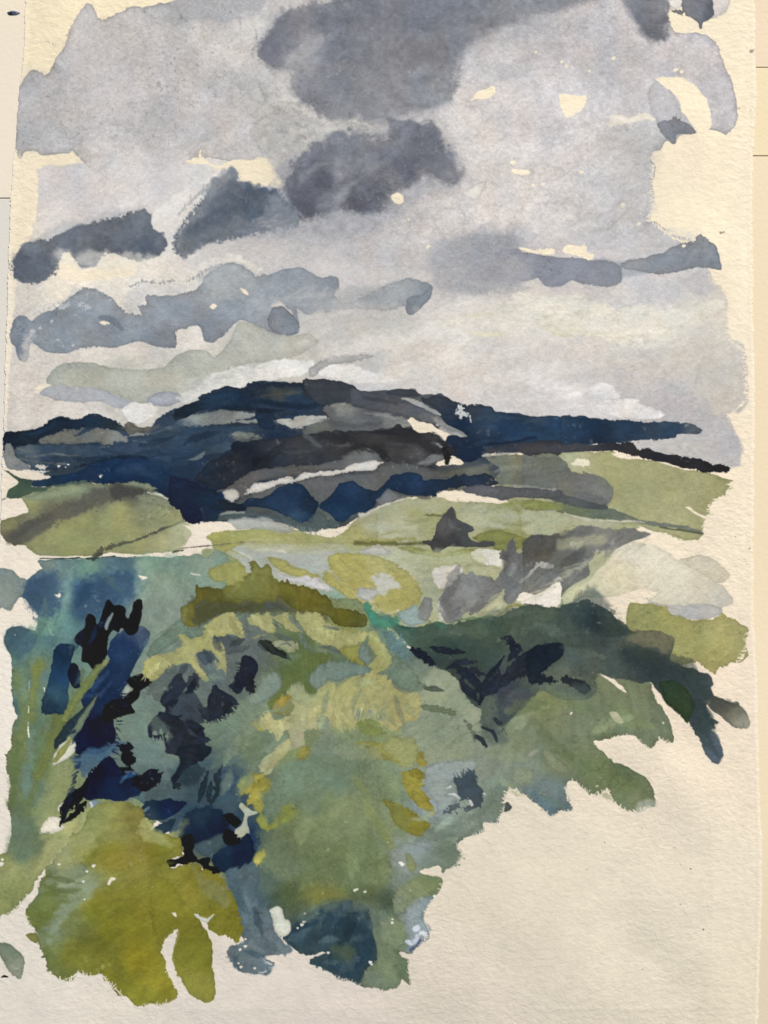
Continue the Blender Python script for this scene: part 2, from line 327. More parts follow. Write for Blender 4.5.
# middle cloud
for sd, pth, cc in ((181, '300,60 480,120 560,200', '7b808d'), (182, '200,150 330,220 520,280', '8d909b'), (183, '560,60 700,40 900,30', '8a8e99'), (184, '360,20 520,30 640,60', '6f7483')):
    fringe('topcloud', 'B', cc, pth, 40, ln=14, r=1.4, step=5, jit=.4, seed=sd, soft=2.2, al=.35)
fringe('topcloud', 'B', '80848f', '590,120 620,170 600,240 580,310', -10, ln=5, r=.6, step=1.6, jit=1.2, seed=185, al=.5)
P('midcloud', 'B', 'b5b4b0', '0,250 60,300 130,330 210,358 310,358 385,400 370,415 280,410 210,420 150,450 110,500 70,540 30,480 -10,440', soft=4, rag=4, al=.7)
MC = ('150,480,737888 250,430,777c8a 350,430,7a7f8b 430,420,777b88 520,400,747987 480,450,666b7b 460,510,5f6476 540,500,6d7282 580,530,878993 200,550,5d6273 140,620,5c6173 220,600,7b8090 260,520,888b97 '
 '330,500,858995 320,540,717685 310,610,555b6d 370,570,676d7d 350,590,62687 9 400,540,777b89 430,600,8d9099 500,540,7d808b').replace('62687 9', '626879')
P('midcloud', 'B', '100,600,9a9ea9 300,660,9fa3ae 430,560,9c9ea8 560,560,a5a5ab', '70,520 150,450 330,400 520,360 590,440 640,520 600,570 520,580 440,640 380,680 250,720 100,710 40,640', soft=9, rag=4, edge=0, al=.75)
P('midcloud', 'B', MC, '88,560 108,500 150,455 210,420 270,405 330,410 385,415 398,385 385,350 440,355 520,370 550,410 560,450 590,490 615,520 590,555 540,545 510,525 460,560 400,590 415,615 340,648 290,640 250,625 180,650 130,655 100,620', soft=4.5, rag=4, edge=0, mot=.08)
P('midcloud', 'B', MC, '455,400 520,368 550,405 556,455 590,495 600,540 555,545 520,520 470,528 440,480', soft=1.8, rag=2.4, edge=.03, al=.7)
for s_, c_ in (('120,620,20 150,600,16 165,640,14', '585d70'), ('180,555,12 215,540,12 200,570,8', '596073'), ('290,600,10 320,620,14 345,600,9 370,580,12', '565c6e'), ('440,510,12 480,500,16 520,480,10', '60657 7'.replace(' ', '')), ('330,560,10 380,555,12 400,575,6', '656a7b'), ('480,440,16 530,430,12', '696f7e')):
    Ln('midcloud', 'B', c_, s_, soft=3.2, rag=3, edge=0, al=.75, dry=1)
for s_ in ('250,590,8 290,550,8 350,500,9 390,490,5', '120,560,6 180,500,8 260,480,7', '240,620,7 270,580,9'):
    Ln('midcloud', 'B', '9295a0', s_, soft=3, rag=2.5, edge=0, al=.55)
Ln('sky', 'B', 'c2bfba', '200,372,5 300,364,5 380,402,4', soft=1.2, rag=2, al=.8)
for s_ in ('130,350,5 100,325,3', '145,412,5 120,405,3', '70,330,5 45,325,3', '150,385,4 115,372,3', '30,300,5 10,260,5'):
    Ln('sky', 'B', '8e8f91', s_, soft=1.6, rag=2, al=.6)
for s_ in ('90,300,6 150,340,9 210,375,7', '60,270,5 110,310,6', '110,400,8 170,390,9 250,385,8'):
    Ln('sky', 'B', 'c0beb9', s_, soft=2.4, rag=2, al=.6)
Ln('sky', 'B', 'c6c1be', '530,650,4 545,690,4 575,725,4 600,745,3', soft=1, rag=1, al=.7)
Ln('sky', 'B', 'c6c1be', '530,650,3 560,630,4 610,625,4 628,650,3 625,700,3', soft=1, rag=1, al=.6)
P('paper_sheet', 'B', 'paper', '640,305 665,280 690,268 715,262 715,285 690,300 665,300')
P('paper_sheet', 'B', 'paper', '405,592 425,581 440,590 441,610 428,619 412,608')
for sd, pth, cc, an in ((191, '130,480 220,430 340,430', '8d909b', 40), (192, '150,600 230,560 330,520', '696e7e', 50), (193, '330,600 400,540 480,500', '7d818e', 50), (194, '440,440 520,400 560,460', '62677a', 60), (195, '480,520 560,500 600,530', '84878f', -30)):
    fringe('midcloud', 'B', cc, pth, an, ln=8, r=1.3, step=3.4, jit=.7, seed=sd, soft=1.5, al=.5)
fringe('midcloud', 'B', '7c808d', '100,520 150,455 260,405 385,415', 110, ln=4, r=.7, step=1.7, jit=.7, seed=196, al=.6)
P('sky', 'B', 'ddd6c7', '615,582 650,555 690,540 665,600 640,600')
# navy cloud
P('navycloud', 'W', '190,235,757b8a 200,215,808692 215,210,707786 230,185,777d8a 222,178,868b95 245,200,646d7e 262,200,56627a 275,210,6a7486 225,230,6c7382 255,225,6f7685 280,225,8288 185,245,7a808c'.replace('8288 ', '828896 '),
 '177,250 175,237 186,220 198,205 205,187 213,180 220,178 230,168 238,173 243,183 260,186 275,190 285,200 300,215 296,228 272,232 250,238 225,242 205,243 190,254 182,256', soft=2.4, rag=3, edge=0, mot=.12, dry=1)
Ln('navycloud', 'W', '5f687b', '232,190,6 248,200,9 262,203,10', soft=4, rag=3, al=.7, edge=0)
Ln('navycloud', 'W', '616979', '190,235,5 205,222,8 222,214,8', soft=4, rag=3, al=.6, edge=0)
Ln('navycloud', 'W', '9296a0', '208,196,5 216,186,5 226,176,4', soft=3, rag=2.5, al=.6, edge=0)
P('navycloud', 'B', '8288 98'.replace(' ', ''), '0,600 60,590 120,640 100,700 30,700 -40,690', soft=7, rag=3, al=.7, edge=0)
P('navycloud', 'B', '4a5970', '-30,560 0,555 30,580 28,640 -20,670 -50,620', soft=3, rag=2, al=.7, edge=0)
P('navycloud', 'A', '565f73', '690,560 740,570 740,610 640,690 560,700 600,650', soft=5, rag=3, al=.5, edge=0)
P('sky', 'A', 'd2cfc8', '600,570 630,560 560,660 540,700 500,690', soft=2.5, rag=2, al=.7)
for sd, pth, cc, an in ((201, '540,640 600,580 680,540', '7d838f', 60), (202, '560,700 640,640 740,620', '555e72', 50), (203, '620,600 680,560 740,600', '7a808d', 70), (204, '600,720 700,690 768,680', '767c89', 20)):
    fringe('navycloud', 'A', cc, pth, an, ln=7, r=1.3, step=3, jit=.8, seed=sd, soft=1.3, al=.5)
fringe('navycloud', 'D', '5f677a', '530,165 526,110 560,60 610,0', 170, ln=3.5, r=.9, step=1.8, jit=.9, seed=205, al=.8)
fringe('paper_sheet', 'W', 'paper', '654,152 652,170 653,200 650,222', 180, ln=4.5, r=.8, step=1.7, jit=.5, seed=301)
fringe('paper_sheet', 'W', 'paper', '651,222 672,238 690,243', 130, ln=4.5, r=.8, step=1.7, jit=.5, seed=302)
fringe('paper_sheet', 'W', 'paper', '730,300 729,340 744,350 747,400 730,415 742,440 742,462', 185, ln=3.5, r=.7, step=2.2, jit=.6, seed=303)
dots('paper_sheet', 'W', 'paper', '648,160,.7 645,175,.5 646,190,.8 644,205,.6 640,215,.5 655,228,.6 664,234,.7 647,183,.5')
# left band cloud
Ln('sky', 'D', '9fa2aa', '70,140,14 150,105,14 230,75,16 320,50,16 420,30,14', soft=5, rag=3, edge=0, al=.7)
P('bandcloud', 'D', '60,190,5c6478 100,200,697080 100,140,757b89 170,150,6c7283 250,110,6e7383 300,150,646b7c 370,100,686e7e 440,60,727886 440,150,5b6376 480,130,686e7e',
 '38,200 45,165 65,140 100,128 160,110 230,78 300,62 370,48 430,30 450,45 455,85 490,105 500,140 480,165 420,182 380,178 345,158 310,165 285,200 270,205 240,203 222,175 205,162 190,165 180,200 165,232 100,255 60,245 40,220', soft=1.4, rag=2.2, edge=.07, mot=.07)
P('bandcloud', 'D', '5a6275', '45,170 100,160 150,180 150,225 90,245 50,230', soft=5, rag=2, al=.5, edge=0)
P('paper_sheet', 'D', 'paper', '195,170 215,165 232,195 245,212 300,200 320,168 345,163 380,188 420,190 400,225 330,240 230,245 200,235 180,235 170,232', soft=1.4, rag=1.2)
P('paper_sheet', 'D', 'paper', '20,40 90,60 60,110 20,140', soft=6, rag=2, al=.8)
P('paper_sheet', 'W', 'paper', '8,160 34,164 32,185 36,205 30,220 18,236 8,240', soft=5, rag=2, al=.95)
# bright cumulus tops with grey flecks
for s_ in ('375,262,7 400,238,12 450,240,10 500,232,12 530,245,8', '560,230,9 600,205,10 640,185,9 690,175,9 740,185,9 775,205,9'):
    Ln('whitecloud', 'D', 'ded9cf', s_, soft=1.2, rag=2.2, dry=1.2, edge=0, al=.9)
fringe('bluecloud', 'D', '868c98', '390,262 430,246 480,252 530,240', 30, ln=3, r=.7, step=2.6, jit=1.2, seed=3, al=.75)
fringe('bluecloud', 'D', '868c98', '560,246 600,225 630,205 690,192 740,205', 30, ln=3.4, r=.7, step=2.4, jit=1.2, seed=4, al=.75)
P('sky', 'D', 'b9bbc0', '380,285 430,262 520,255 560,262 540,290 450,290 430,310 400,340 380,330 375,300', soft=2.5, rag=2, al=.6)
P('sky', 'D', 'bfc0c2', '190,300 210,270 250,255 300,262 260,290', soft=2.5, rag=2, al=.7)
# blue cloud bank
P('bluecloud', 'D', '60,380,838a9a 65,460,7b8394 120,360,8e96a3 160,360,89919f 150,430,929aa6 250,330,929aa7 240,400,89919e 330,370,7d8595 320,320,9aa0a9 400,380,9097a3 480,330,8e95a3 500,420,828999 '
 '560,340,8d93a2 630,400,848a99 640,260,9da3ab 700,240,a3a8ae 700,320,9097a4 768,320,a1a6b0 830,260,979da9 900,230,989eaa 1000,250,949aa8 900,300,9fa4ae 850,370,8b929f 960,320,a6a9b0 1050,320,a9abb0 '
 '1150,290,a0a4aa 1240,260,969ca4 1240,320,8b92a0 1280,270,8d93a0',
 '32,400 40,360 62,346 78,350 95,365 130,340 180,320 200,300 250,265 290,268 330,290 360,320 400,348 425,345 420,320 440,310 445,290 520,285 590,265 610,230 640,210 690,190 730,200 768,225 808,225 858,205 908,205 '
 '948,225 968,230 988,225 1013,230 1018,260 1003,280 1018,300 1058,306 1118,275 1188,245 1238,240 1288,250 1293,280 1268,315 1238,345 1218,338 1215,320 1168,335 1098,330 1028,330 958,345 918,345 888,325 898,370 '
 '893,400 858,408 800,397 768,378 725,362 705,375 680,402 640,427 610,420 600,385 590,375 560,388 530,396 535,435 520,447 470,440 415,425 340,445 280,440 200,460 140,455 93,430 85,470 75,488 55,480 45,440 32,425',
 soft=.8, rag=1.2, edge=.10, mot=.07)
P('bluecloud', 'D', 'a9adb2', '600,235 650,205 720,205 768,235 760,280 690,290 620,270', soft=6, rag=3, al=.6, edge=0)
P('sky', 'E', 'bdbcbd', '240,300 330,300 430,290 455,310 400,345 200,345 100,420 120,440 300,440 200,400', soft=5, rag=2, al=.5)
P('bluecloud', 'E', 'a2a6ad', '250,270 350,255 450,245 470,300 350,310 260,310', soft=4, rag=2, al=.6, edge=0)
P('bluecloud', 'E', '858c9b', '452,300 470,290 500,285 525,255 528,285 505,315 470,344 452,336', soft=.6, rag=.8, edge=.1)
P('sky', 'E', 'd0ccc5', '45,320 70,303 90,318 112,343 98,345 75,328 55,326', soft=.6)
P('bluecloud', 'E', '868d9b', '38,355 50,325 80,318 108,342 130,372 125,398 90,408 60,398 42,380', soft=.7, edge=.14)
P('sky', 'E', 'bebcb8', '150,345 250,335 320,335 250,355 200,400 140,400 135,370', soft=2, rag=2, al=.8)
for s_ in ('297,368 315,361 332,370 318,375', '630,320 640,310 652,318 640,329', '720,265 738,270 746,287 730,280'):
    P('paper_sheet', 'D', 'paper', s_, rag=.5)
Ln('bluecloud', 'D', '78809 1'.replace(' ', ''), '300,352,6 340,360,8 365,385,6', soft=1.2, rag=1.2, al=.7)
dots('bluecloud', 'D', 'bcc0c8', '190,322,11 205,310,6 240,316,7 262,322,8 155,365,5 250,330,5 120,385,4 175,420,4 220,438,4 330,300,4 100,395,4', al=.75, dry=1)
fringe('bluecloud', 'D', 'a9afb8', '120,340 200,300 300,275 330,300', -70, ln=5, r=.9, step=4, jit=.9, seed=8, al=.55)
fringe('bluecloud', 'D', '7c8496', '50,420 120,400 200,430 300,380 420,380', 60, ln=4, r=.8, step=8, jit=1.2, seed=9, al=.35)
# right streak clouds
P('rightcloud2', 'E', 'a0a3aa', '560,110 700,100 800,110 800,290 700,300 600,285 530,270 515,180', soft=9, rag=3, al=.7, edge=0)
P('rightcloud2', 'E', '9b9ea5', '580,150 620,185 660,185 768,150 768,110 640,110', soft=4, rag=2, al=.6, edge=0)
P('rightcloud', 'F', '9a9ea6', '250,178 325,185 400,178 420,215 330,235 280,225', soft=2, rag=1.5, al=.7, edge=0)
P('rightcloud2', 'F', '0,170,9497a3 100,200,8d919d 250,220,898e9a 30,240,a5a7b0', '-60,175 -20,152 50,160 130,170 200,177 290,180 325,202 325,245 300,262 250,262 180,245 140,262 95,258 75,235 40,245 0,235 -50,215', soft=1.0, rag=1.3, edge=.08)
P('rightcloud2', 'F', '9da0a8', '-120,150 -20,150 40,180 40,230 -30,250 -120,250', soft=8, rag=2, al=.95, edge=0)
fringe('sky', 'E', '8f939d', '570,240 640,270 740,280', -80, ln=5, r=.9, step=4, jit=.3, seed=141, al=.5)
P('rightcloud', 'F', '590,180,868b98 340,200,999ca5 450,190,8c909b 560,130,8a8f9b', '325,185 360,178 450,160 510,130 545,125 560,103 580,112 605,140 618,170 624,210 605,212 575,205 540,205 500,215 450,224 390,215 330,202', soft=.7, rag=1.2, edge=.10)
for s_ in ('20,145 70,153 82,163 40,158', '75,150 127,152 120,165 90,167', '150,150 165,134 205,137 218,128 225,150 248,168 235,180 210,170 160,160'):
    P('paper_sheet', 'F', 'paper', s_)
P('sky', 'F', 'bbb8bd', '576,200 585,240 600,270 560,290 500,250', soft=2, al=.8)
P('paper_sheet', 'C', 'paper', '140,290 160,283 190,291 220,290 221,310 200,335 165,355 150,335')
P('sky', 'C', 'e6dfc9', '290,350 310,345 345,360 385,345 410,340 432,366 400,360 360,371 300,382 290,385', edge=.04)
P('sky', 'C', 'a4a4ae', '425,245 445,250 478,278 495,310 508,352 480,380 440,372 415,330 405,280', soft=1.4, al=.7)
P('smallcloud', 'C', '878c98', '430,372 470,362 490,350 510,360 530,375 548,392 548,401 500,402 488,415 490,433 478,432 455,410', soft=.6, edge=.08)
P('paper_sheet', 'C', 'paper', '428,235 450,232 510,235 545,260 580,300 595,340 597,375 580,395 552,402 530,365 510,335 495,300 475,275 445,250')
dots('paper_sheet', 'C', 'paper', '147,188,4 160,202,5 303,175,5 490,214,6 506,216,5 205,520,5 330,617,6 378,672,5 90,555,4 60,560,5 40,627,4 330,350,3 512,740,5 70,160,3 230,215,3')
P('paper_sheet', 'C', 'paper', '0,510 45,515 46,526 5,524')
dots('paper_sheet', 'B', 'paper', '515,741,5 770,490,6 455,660,3')
for s_ in ('70,470,3 110,445,4 160,425,3', '270,700,2 400,560,2', '130,540,3 190,500,3', '50,500,3 90,480,3'):
    Ln('sky', 'C', 'c8c5c8', s_, soft=1, al=.5)
Ln('sky', 'C', '989aa1', '290,690,2 330,650,2.5 400,575,2', soft=.8, al=.5)
for sd, pth, cc in ((151, '60,420 200,340 400,230', 'c6c2c5'), (152, '30,600 160,520 330,420', 'c9c4c4'), (153, '200,640 330,540 420,480', 'b9b7ba'), (154, '300,160 420,140 520,120', 'c2bfc6'), (155, '40,240 160,200 260,160', 'c8c4c8'), (156, '120,700 260,660 380,600', 'c2bfc0'), (157, '20,330 120,400 250,480', 'b3b1b6')):
    fringe('sky', 'C', cc, pth, 28, ln=16, r=1.0, step=4.2, jit=.15, seed=sd, soft=1.2, al=.42)
for sd, pth, cc in ((161, '0,480 200,440 420,430 640,470', 'd3cdc6'), (162, '60,560 300,500 520,500', 'c0bab6'), (163, '0,640 200,600 420,560', 'd6cfc9'), (164, '400,620 520,640 600,700', 'a9a8ad')):
    fringe('sky', 'F', cc, pth, 22, ln=20, r=1.4, step=5, jit=.15, seed=sd, soft=1.6, al=.4)
for sd, pth, cc in ((171, '40,300 250,280 480,220 700,260', 'c5c2c0'), (172, '100,420 300,400 520,380', 'c9c5bd'), (173, '300,480 500,460 740,440', 'd8d2cb'), (174, '200,150 400,120 520,150', 'b9b8bc'), (175, '240,60 400,80 480,60', 'a6a8b0'), (176, '0,60 120,100 300,140', 'b3b3b6')):
    fringe('sky', 'E', cc, pth, 20, ln=16, r=1.3, step=5, jit=.3, seed=sd, soft=1.8, al=.4)
P('sky', 'C', 'a2a5a9', '280,400 420,380 430,480 400,560 420,640 340,640 300,520', soft=10, rag=3, al=.5)
# white clouds, haze
P('whitecloud', 'F', '60,310,dfdbce 350,370,e2ddcd 130,380,d6d1c0 500,380,dad5c4 150,400,cfcbb2 300,350,e3dfd0', '-40,310 0,290 20,280 40,278 60,290 130,292 210,292 240,320 330,325 380,318 440,325 500,330 600,300 620,325 560,370 480,415 420,440 330,435 250,415 180,400 150,412 110,390 0,360 -60,340', soft=3, rag=3, edge=0, mot=.05)
P('whitecloud', 'F', 'e3dfd2', '0,290 20,280 50,278 60,292 130,294 210,293 235,318 180,340 100,350 20,340', soft=1, rag=1.5, edge=.02, al=.8)
for s_ in ('10,350,14 100,360,12 170,350,8', '250,380,12 330,390,14 420,400,10', '450,350,12 530,340,10 590,315,7', '300,340,8 380,335,9 440,345,7'):
    Ln('whitecloud', 'F', 'e5e1d4', s_, soft=2, rag=2.4, hair=.6, edge=0, al=.6)
Ln('whitecloud', 'F', 'ccc7a8', '120,370,6 150,400,9 170,410,5', soft=2, al=.7)
Ln('whitecloud', 'E', 'd9d3b4', '560,380,8 640,350,10 720,340,8', soft=3, al=.7)
Ln('whitecloud', 'E', 'd9d3b4', '640,400,5 700,408,7 740,400,7', soft=2, al=.7)
P('whitecloud', 'F', 'dad6d4', '45,548 75,545 112,536 160,542 200,545 230,560 215,590 225,605 160,612 100,590 60,570', soft=.8, rag=1.4, edge=.02)
P('whitecloud', 'F', 'd5d1ce', '-100,590 0,580 120,600 250,620 300,650 200,655 0,645 -150,620', soft=4, rag=3, edge=0, al=.7)
P('whitecloud', 'F', 'e6e2df', '222,572 245,552 280,552 305,560 308,575 322,592 280,598 240,590', soft=.6, rag=1.2, edge=.02)
P('whitecloud', 'F', 'e4e0dd', '250,618 290,600 370,600 385,612 430,627 455,645 435,658 380,655 320,650 270,640', soft=.7, rag=1.4, edge=.02)
P('sky', 'F', '330,520,bcbabc 560,580,b1b0b6 600,690,adacb2', '300,520 330,505 420,520 490,555 560,590 595,625 592,650 640,680 685,720 680,768 560,768 600,700 470,650 440,620 380,595 330,590', soft=2.5, rag=2, edge=.03, al=.75)
P('haze', 'D', '150,540,aaae a3 400,560,afb2a6 250,500,a9ada1 600,500,b2b4a8 700,430,b4b6ac 800,440,b2b4ab 900,450,b5b6ad'.replace('aaae a3', 'aaaea3'),
 '140,545 150,520 180,495 220,485 280,490 340,505 420,510 490,500 530,465 570,450 620,455 645,475 690,420 715,368 768,378 828,402 890,408 930,402 960,425 930,450 860,480 768,490 700,505 640,530 600,560 560,575 540,600 430,612 330,578 240,570 150,562', soft=.8, rag=1.0, edge=.07)
P('haze', 'D', 'bfc0b6', '530,560 640,520 660,540 600,580 560,600', soft=3, al=.7, edge=0)
P('paper_sheet', 'D', 'paper', '98,574 130,552 162,558 140,572 115,581', soft=1)
P('haze', 'D', 'abb0b7', '120,582 150,560 230,562 300,570 360,590 430,612 450,625 400,625 350,625 300,605 230,606 150,594', soft=.7, edge=.06)
P('haze', 'D', 'a5aab3', '440,600 470,579 530,580 552,602 500,620 450,615', soft=1)
P('whitecloud', 'D', 'dad9d4', '365,630 400,612 460,615 470,645 430,668 390,668', soft=1.4, rag=1.5, edge=0)
P('whitecloud', 'D', 'd8d8d2', '530,590 590,555 640,520 700,502 760,508 775,540 700,570 640,580 560,610', soft=1.8, rag=2, edge=0, al=.85)
P('whitecloud', 'E', 'dddcd7', '10,490 80,480 175,484 160,510 130,530 60,540 0,545', soft=1, rag=1.4, edge=0)
P('whitecloud', 'E', 'e0deda', '178,515 230,495 290,493 330,512 420,540 340,548 260,540 200,532', soft=1.2, rag=1.6, edge=0)
P('haze', 'E', 'abadae', '160,530 165,500 240,468 320,465 350,475 280,488 220,498 190,512 180,530', soft=1, rag=1.2)
for s_ in ('120,440,5 200,400,7 260,380,5', '340,420,6 420,430,7', '480,450,5 560,420,6 620,415,4', '620,440,4 600,520,5'):
    Ln('sky', 'E', 'cbc7c1', s_, soft=2.4, rag=2, al=.5)

for c_, s_ in (('dfd9ce', '330,352,7 400,338,9 470,322,8 520,316,5'), ('dbd6cb', '380,378,6 440,362,8 520,350,6'), ('e0dccd', '560,328,8 620,322,9 690,318,6'), ('dcd6cc', '420,315,6 470,305,8 510,300,6'), ('d9d4cd', '470,388,7 540,372,8 600,362,5'), ('ddd8cc', '640,345,7 690,336,6'), ('e2dccb', '60,258,6 110,262,8 160,262,5'), ('dcd5c8', '30,330,4 24,380,7 20,420,5')):
    Ln('sky', 'W', c_, s_, soft=5, rag=3, edge=0, al=.55)

# ---------------------------------------------------------------- fields behind and below the hills
P('midfield', 'W', '210,540,a3a468 260,540,a3a468 300,540,a4a56c 250,560,a9b2a6 290,552,a6ada3 340,552,a4ad9a 350,540,a0a065 380,515,a2a682 430,510,a5a883 435,520,9a9c6c 385,530,aeb194 475,520,a9ad8f '
 '520,515,8b8f55 510,520,aab08f 540,525,adb192 520,537,8f9460 500,535,7f8448 600,530,a5a87a 560,540,b4b494 300,580,a4ad9a 340,610,7f9a85 400,560,aeb49a 430,580,a7ac8c 460,600,b0b489 500,560,b4b292 450,560,aaae80 '
 '560,520,a9ad8f 500,600,b5b890 560,590,b8ba98 380,590,a0a768',
 '205,535 215,532 240,531 270,528 300,531 330,540 345,530 362,514 380,508 402,499 440,498 470,501 500,503 560,500 620,520 640,528 600,540 660,548 610,580 560,610 500,625 440,630 380,640 320,640 250,620 190,600 185,560 190,552 200,546 212,546 212,540', soft=.8, rag=1.2, edge=.05)
P('rightfield', 'J', '100,300,a9aa85 250,320,a2a374 400,370,a3a375 550,400,a6a577 300,400,a0a172 450,480,a6a77b 520,540,a5a778 20,290,9fa078 600,380,a09f6c 560,470,a09f70',
 '-150,295 0,280 80,275 180,277 240,278 290,295 350,300 420,312 490,335 560,348 630,362 653,370 632,386 652,398 625,404 622,425 600,430 572,458 572,482 590,486 560,492 552,520 548,545 530,570 490,574 450,565 420,550 380,545 300,520 0,520 -150,400', soft=.6, rag=1.2, edge=.09, mot=.05)
P('paper_sheet', 'J', 'paper', '484,462 495,463 520,480 556,498 560,508 540,500 510,482')
P('paper_sheet', 'J', 'paper', '240,280 260,277 300,290 370,298 430,310 520,332 500,338 440,325 370,305 300,301 260,295')
P('rightfield', 'J', 'dcd9bf', '105,318 130,302 160,304 170,315 155,327 130,325', edge=0)
# grey slopes at the right
P('greyhill', 'I', '620,370,767a66 700,400,666964 560,400,73786a 400,410,6e7268 760,360,707560 500,380,71756a 740,440,6b6e6c', '300,390 350,398 412,383 490,345 620,335 700,338 790,335 790,470 700,465 600,460 552,457 540,432 500,417 400,420 340,405', soft=.8, rag=1.2, edge=.05)
P('greyhill', 'J', '40,330,6b6e62 60,380,70726c 150,390,6d706e 200,400,777a74 210,380,74776c 20,380,6c706a', '-60,290 0,290 70,300 110,340 180,352 230,385 245,402 240,440 215,455 150,445 100,432 0,407 -60,400', soft=.9, rag=1.3, edge=.05)
Ln('greyhill', 'J', '5d6064', '150,425,10 200,440,10 222,448,7', soft=2.5, al=.7)
P('midfield', 'J', '20,450,7f8750 100,470,6f7a5a 220,490,5f6b5f 280,500,6b7568', '-60,438 0,440 100,455 220,465 290,482 335,507 250,508 150,497 50,477 0,474 -60,465', soft=.8, edge=.05)
P('greyhill', 'J', '50,410,55595a 200,455,4e5254 120,435,585c5c', '-60,400 0,404 80,420 150,440 215,454 225,465 190,469 100,456 0,432 -60,425', soft=.8, edge=.04)
Ln('rightfield', 'J', '7e8578', '290,500,6 330,508,8 400,520,6 480,530,6 545,548,7', soft=.9)
Ln('rightfield', 'J', '6a6f55', '400,528,3 480,540,3 545,552,4', soft=.7)
P('midfield', 'J', '50,490,aab08f 150,510,b3b498 100,540,acb088', '-60,480 0,474 80,482 150,500 250,512 270,522 200,530 120,530 90,560 0,560 -60,540', soft=1, edge=.03)
Ln('midfield', 'J', 'd5d3b8', '80,482,2 150,503,4 250,512,3 350,515,3', soft=.8)
# ---------------------------------------------------------------- hills
P('hill', 'W', '20,440,1f2c3c 50,430,1f2d3e 60,455,34434f 100,450,2f4052 40,465,3d4a52 120,445,33445a 150,440,31435a 100,475,22364e 150,470,1a2f4c 190,480,172a44 180,450,34475a 210,445,384a5d 230,400,22303f '
 '260,395,2a3a4b 300,393,2b3340 300,410,24374f 340,395,3a3e45 380,400,474b53 420,405,5a5d60 440,405,3d434b 455,415,39424e 470,425,243449 500,420,2b3d52 560,427,25384f 640,430,2b3e54 690,430,4a535d '
 '520,440,1f3046 600,435,22354c 300,450,3d4047 350,440,36383d 400,445,35373c 430,455,3c3f43 250,460,2c3441 230,480,262d3a 300,490,4a5055 340,495,45494c 250,505,273443 400,480,55585a 470,480,5a5d5c 480,440,1f3149 220,500,1a2c44 420,495,7a7d78',
 '3,442 4,434 12,432 25,432 42,428 50,421 60,417 72,420 82,419 90,414 100,415 112,420 122,426 128,432 140,427 152,426 158,417 170,411 185,406 199,400 212,394 227,386 238,389 250,386 260,382 285,382 303,383 307,379 '
 '320,380 335,381 352,385 360,391 382,391 397,389 412,390 420,395 430,396 442,396 455,402 467,405 490,406 495,411 515,414 535,417 552,417 575,416 600,420 630,421 653,423 677,422 679,425 685,423 700,429 697,434 '
 '677,434 672,438 655,438 640,440 615,444 560,447 500,452 484,458 500,470 495,478 470,488 440,492 420,495 400,500 375,508 360,515 335,530 300,524 250,520 215,522 196,522 186,512 180,498 160,490 120,486 90,482 50,487 28,475 30,466 12,464 4,455', soft=.6, rag=1.1, edge=.05, mot=.12)
P('hill', 'J', '100,190,1f3752 300,200,263c54 450,200,2f4359 520,200,4f5760 200,230,1b2c42 50,170,33465a', '-100,160 0,158 120,160 200,168 300,171 380,178 452,176 458,183 490,178 520,188 547,202 528,214 500,217 460,216 452,226 430,228 390,232 360,240 300,237 200,248 0,246 -100,250', soft=.6, rag=1.2, edge=.06, mot=.13, dry=.4)
# left hills
P('hill', 'G', '30,290,1a2634 120,260,1f2c3b 240,210,1e2c3c 360,195,1e3044 450,210,22303e 500,245,39434a', '10,312 15,260 50,248 100,245 170,230 205,205 240,187 290,201 330,195 360,177 400,182 450,200 490,222 518,258 480,245 430,235 350,228 280,238 200,252 165,268 150,290 90,303 45,303 25,318', rag=1.2, mot=.1)
P('greyhill', 'G', '200,275,71746e 300,265,6c6e68 400,250,73756f 480,270,7f8683 330,240,5d6a70', '162,292 165,266 200,258 240,248 340,236 420,240 480,250 510,275 516,291 470,290 440,303 400,292 320,300 230,297', rag=1.4, edge=.05)
P('greyhill', 'G', '40,360,8c8e8b 90,380,7f8486 30,330,80847f', '13,330 25,300 45,295 60,330 75,352 110,368 125,392 90,398 60,402 25,388 12,352', rag=1.2, edge=.06)
P('hill', 'G', '100,320,50606a 200,325,34465a 300,320,3a4d60 400,310,33475a 120,370,4a5a66 200,370,2f4359 300,360,34475c', '60,310 150,302 300,300 440,305 520,290 600,265 768,240 768,330 640,345 540,342 450,350 380,372 300,392 200,400 150,400 115,380 80,355 62,335', rag=1.4, mot=.13, hair=.5)
for s_ in ('70,318,5 120,325,6 155,327,3', '110,345,3 220,341,4 320,340,2', '80,350,3 180,372,4 260,372,3'):
    Ln('greyhill', 'G', '737b7e', s_, soft=.8, hair=.5, al=.85)
P('brownhill', 'G', '66665f', '500,225 515,212 535,222 560,230 610,226 640,218 640,236 600,250 540,252 520,262 505,245', soft=.8, rag=1.2)
P('greyhill', 'G', '8f9894', '515,265 540,250 600,250 640,235 700,214 768,190 790,180 790,225 720,236 650,246 620,258 560,264', rag=1.2)
P('hill', 'G', '560,300,33455c 650,290,36485b 740,260,36485c 700,330,3a4c5d', '510,268 560,265 620,262 640,250 700,243 790,228 800,330 740,350 640,345 560,345 500,340 440,330 400,310 520,292', rag=1.3, mot=.13, hair=.4)
fringe('greyhill', 'G', '8895a0', '530,285 640,295', -5, ln=3, r=.5, step=3, seed=5, al=.5)
P('greyhill', 'G', '8c958f', '605,352 640,345 680,344 690,368 672,376 650,362')
P('greyhill', 'G', '727d78', '698,384 720,376 745,388 755,405 725,400', soft=1)
